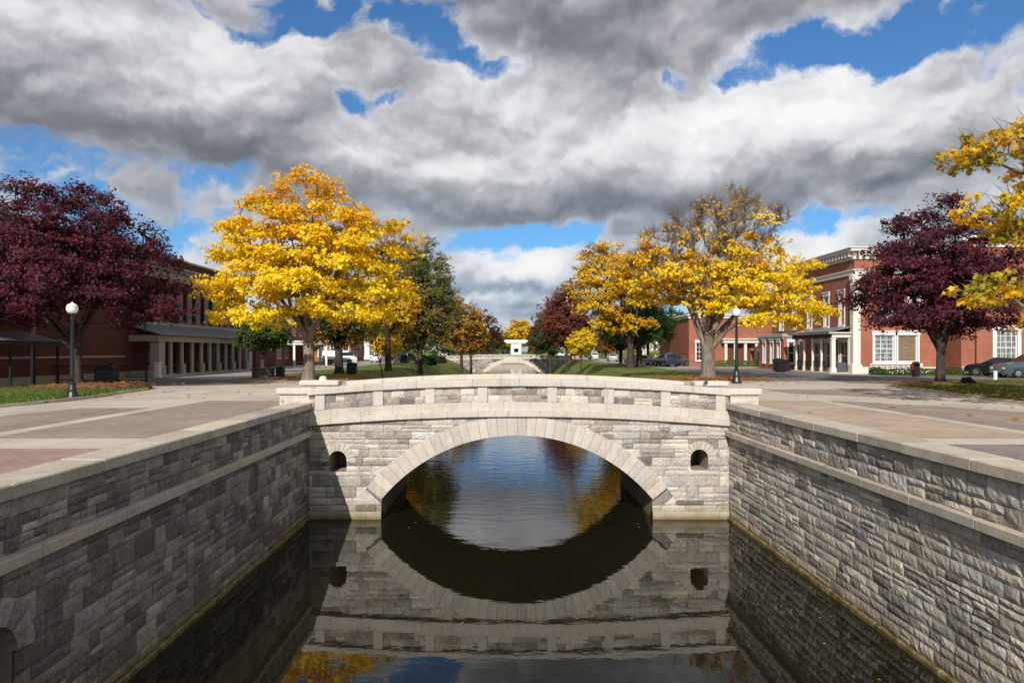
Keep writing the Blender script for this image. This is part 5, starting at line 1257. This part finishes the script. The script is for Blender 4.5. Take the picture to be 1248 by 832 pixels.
ft('tall olive green tree with rust patches, left of the canal', -9.4, 80, 15.0, 9.4, [OL, OL, MG, (.16, .17, .03), (.34, .16, .06), (.26, .22, .05), DG], 4, 1.3, 620, 40, .30, tr=.3)
ft('slim dark green tree behind the tall olive tree', -14.0, 92, 9.0, 6.4, [DG, DG, MG, OL], 5, 2.2, 220, 34, .34)
ft('small yellow tree in front of the tall olive tree trunk', -12.4, 74, 3.6, 3.0, [YE, YE, OR], 6, 1.3, 110, 34, .22, tr=.09)
ft('tan and orange leaved tree, middle of the left row', -7.6, 132, 12.0, 9.4, [TAN, TAN, RU, OR, OL, YE], 7, 1.8, 360, 34, .42, tr=.28, z0=GZ)
ft('yellow orange tree next to the tan leaved one in the left row', -6.6, 152, 9.6, 8.4, [YE, OR, OL, TAN], 8, 1.2, 220, 30, .42, z0=GZ)
ft('dark maroon tree, farthest along the left bank', -6.0, 215, 15, 13, [MA, MA, (.2, .05, .035), DG], 9, 1.0, 260, 30, .55, d=7)
ft('dark green tree at the far end of the left row', -7.5, 262, 11.0, 12, [DG, MG, DG], 10, .6, 200, 26, .6)
ft('wide bright yellow tree standing beyond the white gateway', 10.0, 345, 17.5, 20, [YE, YE, (.80, .52, .02), OL, OR], 11, 3.0, 380, 30, .9, tr=.6)
ft('orange tree low beside the white gateway', 19, 330, 7.4, 9, [OR, RU, YE], 12, 1.0, 160, 26, .8)
ft('dark green tree on the far right bank', 12.2, 168, 10.8, 10.4, [DG, DG, MG, (.06, .085, .02)], 13, .6, 300, 32, .48)
ft('rust red tree on the far right bank above the green one', 14.0, 192, 14.0, 13, [RU, MA, (.22, .09, .05), OL], 14, 2.5, 300, 30, .5)
ft('small yellow tree on the right bank near the distant bridge', 15.6, 150, 5.2, 4.2, [YE, (.6, .5, .03), OR], 15, .5, 140, 30, .36, tr=.1)
ft('tall maroon tree in the right row', 12.6, 130, 15.0, 9.8, [(.17, .045, .045), (.24, .07, .06), (.16, .04, .035), RU], 16, 2.0, 440, 34, .42)
ft('yellow leaved tree low in front of the maroon tree', 11.6, 98, 5.0, 4.0, [YE, YE, (.5, .42, .03)], 17, 1.6, 170, 34, .28, tr=.11)
ft('small maroon tree with orange fringe beneath the yellow boughs', 17.6, 100, 5.2, 5.4, [MA, MA, (.3, .08, .03)], 18, 2.0, 180, 34, .28, tr=.22)
tree('tall golden tree with open dark branches left of the half bare tree', 14.6, 76.5, 15.2, [(-2.0, 0, 9.4, 4.6, 4.2, 3.4, 3.6), (-3.6, 0, 6.8, 3.2, 3.4, 1.8), (1.6, 0, 10.2, 3.8, 3.6, 3.4), (-2.4, 0, 12.2, 2.8, 2.8, 2.2), (-4.9, 0, 10.3, 1.6, 2, 1.6), (-1.2, -1, 4.9, 3.6, 2.4, 1.0)],
     None, 606, tips=560, lpt=60, leaf=.24, clump=.52, flat=.45, bough=(60, 1.6), trunk_r=.36, fork=3.0, colfun=mixcol(YE, (.80, .50, .02), OR, (.5, .4, .03), YE), twig=2, mid=1.2, group=GRP)
ft('leafy green tree with dark trunk under the yellow branches, right of the canal', 16.8, 83, 8.4, 8.4, [BG, MG, DG, MG], 20, 2.4, 360, 36, .28, tr=.32)
ft('green tree with forked dark trunk next to the parked silver car', 18.2, 96, 8.0, 7.0, [MG, DG, BG], 21, 2.2, 240, 34, .3, tr=.28)
ft('bushy green tree between the dark blue hatchback and the half bare tree', 20.7, 96, 8.6, 6.4, [MG, BG, DG, OL], 31, 2.8, 260, 34, .3, tr=.2)
ft('narrow green tree between the street and the white house', 28.6, 112, 8.6, 7.0, [MG, DG, OL], 22, 1.2, 220, 30, .36)
ft('yellow green tree in front of the far brick shops', 25.0, 128, 7.6, 6.0, [OL, YE, MG], 23, 1.5, 180, 30, .4)
ft('dark tree standing behind the left pavilion', -31, 112, 9.4, 9.5, [DG, RU, MG], 24, 1.5, 240, 30, .42)
ft('brown leaved tree beside the left street', -17.2, 104, 8.2, 7.0, [RU, OL, DG, OR], 25, 2.0, 220, 30, .36, tr=.24)
ft('green tree farther down the left street', -21.5, 132, 9.0, 8.6, [DG, MG, OL], 26, 1.5, 220, 30, .44)
ft('olive tree closing the left street', -24, 175, 11, 12, [OL, DG, MG], 27, .8, 240, 28, .6)
ft('orange and green tree closing the right street', 27, 175, 11, 11, [OL, OR, MG], 28, .8, 240, 28, .6)
def backdrop_trees():
    rg = random.Random(88); k = 0
    kinds = [('dark green', [DG, MG, DG]), ('olive', [OL, DG, OL]), ('rusty', [RU, OL, DG]), ('orange', [OR, RU, OL])]
    protos = [ft(f'{n_} tree in the distance behind the {w_}', x_, y_, 12, 13, c_, 60 + i, .3, 170, 26, .8) for i, ((n_, c_), (x_, y_, w_)) in enumerate(zip(kinds, [(-58, 205, 'left buildings'), (52, 205, 'white house'), (-34, 240, 'left street trees'), (38, 240, 'right street trees')]))]
    spots = [(-90, 230, 1, 'far beyond the left brick hall'), (-72, 260, 0, 'far left, between the olive and dark ones'), (-20, 350, 1, 'left of the white gateway'), (32, 350, 0, 'right of the white gateway'), (68, 250, 2, 'right of the white house'), (84, 240, 3, 'far beyond the right brick building'), (-46, 330, 3, 'at the end of the left street'), (48, 320, 1, 'at the end of the right street'), (-30, 400, 0, 'tallest mass behind the left bank trees'), (-14, 330, 0, 'close behind the left end of the canal'), (40, 420, 1, 'farthest behind the right bank trees'), (-62, 420, 1, 'farthest on the left'), (75, 400, 0, 'farthest on the right'), (30, 300, 1, 'close behind the right end of the canal'), (-25, 212, 1, 'behind the white distant building on the left'), (-19, 250, 0, 'above the distant dark hedge on the left bank'), (25, 214, 2, 'behind the maroon tree of the right row'), (-3, 332, 1, 'just left of the white gateway slab'), (1.5, 362, 2, 'peeping out left of the wide yellow tree'), (-7, 318, 0, 'at the left corner of the canal end'), (18, 352, 0, 'just right of the white gateway slab'), (24, 322, 2, 'at the right corner of the canal end'), (-8, 372, 2, 'directly left of the wide yellow tree'), (26, 385, 1, 'directly right of the wide yellow tree')]
    for x, y, i, w in spots:
        o = copy_tree(protos[i]); o.location = (x, y, GZ); o.rotation_euler.z = rg.uniform(0, 6); s = rg.uniform(.8, 1.2); o.scale = (s, s, s); o['label'] = f'{kinds[i][0]} distant tree {w}'
backdrop_trees()
# leaning sapling
root = thing('sapling', 'thin dark leaning sapling on the left grass bank close to the bridge', 'tree', (-8.5, 49.0, -1.95))
m = MB(); m.tube([(.05, 0, -.1), (0, 0, .3), (-.06, 0, .8), (-.28, 0, 1.5), (-.42, 0, 2.1), (-.5, 0, 2.8), (-.46, 0, 3.5)], [.06, .045, .04, .037, .033, .028, .018], 8)
m.tube([(-.42, 0, 2.1), (-.2, .1, 2.6), (-.05, .1, 3.0)], [.02, .015, .008], 6); m.tube([(-.28, 0, 1.5), (-.6, .1, 2.0), (-.8, .1, 2.3)], [.02, .015, .008], 6)
m.build('trunk', M['bark_dark'], root, True)
rs_ = np.random.RandomState(5); c = rs_.normal(size=(260, 3)) * [.6, .5, .5] + [-.4, 0, 3.4]; u = rs_.normal(size=(260, 3)) * .07; w = rs_.normal(size=(260, 3)) * .05
np_mesh('crown', np.stack([c - u, c + w, c + u, c - w], 1).reshape(-1, 3), np.arange(1040).reshape(-1, 4), np.tile([.30, .25, .03], (1040, 1)), M['leaf'], root)
# hedges and bushes
def bush(name, label, X, Y, rx, ry, h, cols, seed, n=1500, leaf=.10, boxy=False, group=None, z0=GZ):
    root = thing(name, label, 'hedge' if boxy else 'bush', (X, Y, z0), 0, group); rs = np.random.RandomState(seed)
    if boxy:
        c = rs.uniform(-1, 1, (n, 3)); k = rs.randint(3, size=n); sg = np.where(rs.rand(n) < .5, -1, 1); c[np.arange(n), k] = sg * rs.uniform(.8, 1.0, n)
        ph = rs.uniform(0, 6, 2); c = c * [rx, ry, h / 2] + [0, 0, h / 2]; c[:, 2] *= 1 + .12 * np.sin(c[:, 0] * 1.7 + ph[0]) + .07 * np.sin(c[:, 0] * 4 + ph[1]); c[:, 2] = np.abs(c[:, 2])
    else:
        c = rs.normal(size=(n, 3)); c /= np.linalg.norm(c, axis=1, keepdims=True); c[:, 2] = np.abs(c[:, 2]); lump = 1 + .13 * np.sin(c[:, 0] * 6 + seed) * np.cos(c[:, 1] * 5); c = c * [rx, ry, h] * (rs.uniform(.72, 1.02, (n, 1)) * lump[:, None]); c[:, 2] *= .97
    nr = c / np.array([rx, ry, h]) + rs.normal(size=(n, 3)) * .6; nr /= np.linalg.norm(nr, axis=1, keepdims=True)
    u = np.cross(nr, rs.normal(size=(n, 3))); u /= np.linalg.norm(u, axis=1, keepdims=True); w = np.cross(nr, u); s = leaf * rs.uniform(.6, 1.3, (n, 1))
    col = np.array([blend(cols, rs.rand()) for _ in range(n)]) * rs.normal(1, .15, (n, 1))
    np_mesh('foliage', np.stack([c - u * s, c + w * s * .8, c + u * s, c - w * s * .8], 1).reshape(-1, 3), np.arange(4 * n).reshape(n, 4), np.repeat(np.clip(col, .004, .9), 4, 0), M['leaf'], root)
    m = MB()
    rg = random.Random(seed)
    for i in range(7):
        a = rg.uniform(0, 6.28); q = rg.uniform(.2, .8); m.tube([(0 if not boxy else rx * q * cos(a) * .9, 0, 0), (rx * q * cos(a) * .9, ry * q * sin(a) * .7, h * .72)], [.03, .01], 5)
    m.build('stem', M['bark_dark'], root)
    return root
bush('bush', 'round dark clipped bush between the half bare tree and the brick shops', 24.9, 100, .95, .95, 1.5, [(.02, .035, .015), (.03, .05, .02)], 1, 1600, .1)
bush('bush', 'bright green bush in front of the recessed brick wall on the right', 33.2, 84.5, 1.3, .9, 1.5, [BG, MG, (.06, .14, .03)], 2, 1800, .11)
bush('hedge', 'low green hedge below the white columned brick portico', 29.4, 85.6, 3.4, .6, .75, [MG, BG, OL], 3, 2600, .1, True)
bush('hedge', 'clipped yellow green hedge before the white house', 35.2, 148, 3.2, 1.6, 1.9, [OL, (.3, .3, .04)], 4, 1600, .22, True)
bush('hedge', 'low hedge in front of the boarded window beside the bike rack, brick wall', 35.4, 55.6, 5.2, .45, .5, [DG, MG], 5, 4200, .08, True)
bush('hedge', 'long sunlit green hedge along the base of the taller brick wall', 46.5, 54.6, 5.6, .5, .62, [MG, OL, BG], 6, 4800, .08, True)
bush('bush', 'round brown bush beside the trunk of the right burgundy tree', 25.45, 37.2, .36, .32, .42, [(.06, .025, .02), (.10, .04, .03)], 7, 900, .045, z0=GZ + .1)
bush('bush', 'low russet shrub at the end of the left mulch bed', -17.85, 33.8, .55, .45, .35, [(.22, .08, .03), (.10, .05, .02), (.3, .16, .06)], 8, 900, .05, z0=GZ + .05)
bush('bush', 'dark shrubs under the tall olive tree', -10.5, 96, 1.5, 1.0, 1.3, [DG, (.02, .03, .012)], 9, 1400, .14)
bush('bush', 'dark green shrub farther along the left lawn', -10.8, 112, 2.0, 1.0, 1.3, [DG, (.02, .03, .012)], 10, 1200, .16)
bush('hedge', 'distant green hedge left of the white gateway', -2.5, 312, 6.5, 1.5, 2.6, [MG, OL, DG], 11, 1500, .35, True)
bush('hedge', 'distant green hedge right of the white gateway', 17.5, 312, 5.0, 1.5, 2.6, [MG, OR, DG], 12, 1300, .35, True)
bush('hedge', 'distant dark hedge on the left bank beyond the small bridge', -17, 250, 8, 1.5, 2.2, [DG, MG], 13, 1500, .3, True)
# fallen leaves, one stuff object
rs_ = np.random.RandomState(44); pts_ = []
for cx_, cy_, sx_, sy_, n_, zz in ((-12.1, 47, 4, 4, 1500, .1), (14.1, 47, 4, 4.5, 1500, .12), (23.2, 37, 2.6, 2.6, 300, .2), (-20.6, 34.4, 3, 2.2, 400, .26), (16, 44, 5, 6, 260, .02), (-11, 40, 4, 3, 120, .02), (20, 25, 2.5, 5, 450, .17), (15, 22, 4, 7, 90, .02), (-12, 30, 5, 6, 60, .02)):
    q = rs_.normal(size=(n_, 2)) * [sx_ * .55, sy_ * .55] + [cx_, cy_]; pts_.append(np.c_[q, np.full(n_, GZ + zz)])
c = np.concatenate(pts_); ok = ((c[:, 0] < -7.2) | (c[:, 0] > 8.4)) & ((c[:, 1] < 44) | (c[:, 0] < -9) | (c[:, 0] > 10.4)); c = c[ok]; n_ = len(c); u = rs_.normal(size=(n_, 3)) * [.06, .06, .012]; w = np.c_[-u[:, 1], u[:, 0], rs_.normal(size=n_) * .01] * .8; c[:, 2] += rs_.uniform(0, .03, n_)
col = np.array([blend([(.75, .42, .03), (.45, .2, .05), (.3, .12, .04), (.6, .42, .1)], rs_.rand()) for _ in range(n_)])
o = np_mesh('fallen_leaves', np.stack([c - u, c + w, c + u, c - w], 1).reshape(-1, 3), np.arange(4 * n_).reshape(n_, 4), np.repeat(col, 4, 0), M['leaf'], None)
tag(o, 'fallen autumn leaves scattered under the trees', 'leaves', kind='stuff')
c = rs_.uniform([-6.1, 7], [7.3, 22], (70, 2)); c = c[(np.abs(c[:, 0] - .6) > 5.6) | (c[:, 1] > 20.8) | (rs_.rand(len(c)) < .12)]; n_ = len(c); c = np.c_[c, np.full(n_, WZ + .006)]
a = rs_.uniform(0, 6.28, n_); u = np.c_[np.cos(a), np.sin(a), np.zeros(n_)] * .035; w = np.c_[-np.sin(a), np.cos(a), np.zeros(n_)] * .026
col = np.array([blend([(.6, .36, .04), (.35, .2, .06), (.5, .42, .12)], rs_.rand()) for _ in range(n_)])
o = np_mesh('floating_leaves', np.stack([c - u, c + w, c + u, c - w], 1).reshape(-1, 3), np.arange(4 * n_).reshape(n_, 4), np.repeat(col, 4, 0), M['leaf'], None)
tag(o, 'tiny fallen leaves floating on the dark canal water', 'leaves', kind='stuff')
# grass blades on the two islands, one stuff object
def inpoly(P, poly):
    x, y = P[:, 0], P[:, 1]; ins = np.zeros(len(P), bool); j = len(poly) - 1
    for i in range(len(poly)):
        xi, yi = poly[i]; xj, yj = poly[j]; k = ((yi > y) != (yj > y)) & (x < (xj - xi) * (y - yi) / (yj - yi + 1e-12) + xi); ins ^= k; j = i
    return ins
gp = []
for poly, x0, x1, y0, y1, n_ in ((ISL_L, -30, -16.6, 21, 36.6, 26000), (ISL_R, 18.9, 34, 18, 41.6, 52000)):
    q = rs_.uniform([x0, y0], [x1, y1], (n_, 2)); gp.append(q[inpoly(q, poly)])
q = np.concatenate(gp); n_ = len(q); c = np.c_[q, np.full(n_, GZ + .10)]; a = rs_.uniform(0, 6.28, n_); u = np.c_[np.cos(a), np.sin(a), np.zeros(n_)] * .02; tip = rs_.normal(size=(n_, 3)) * [.04, .04, 0] + np.c_[np.zeros((n_, 2)), rs_.uniform(.07, .15, n_)]
col = np.array([(.10, .14, .025), (.17, .19, .04), (.25, .23, .06), (.07, .11, .02)])[rs_.randint(4, size=n_)]; col[q[:, 0] < 0] = col[q[:, 0] < 0] * [.75, 1., .8]
o = np_mesh('grass_blades', np.stack([c - u, c + u, c + tip], 1).reshape(-1, 3), np.arange(3 * n_).reshape(n_, 3), np.repeat(col, 3, 0), M['leaf'], None)
tag(o, 'short autumn grass growing on the kerbed islands', 'grass', kind='stuff')
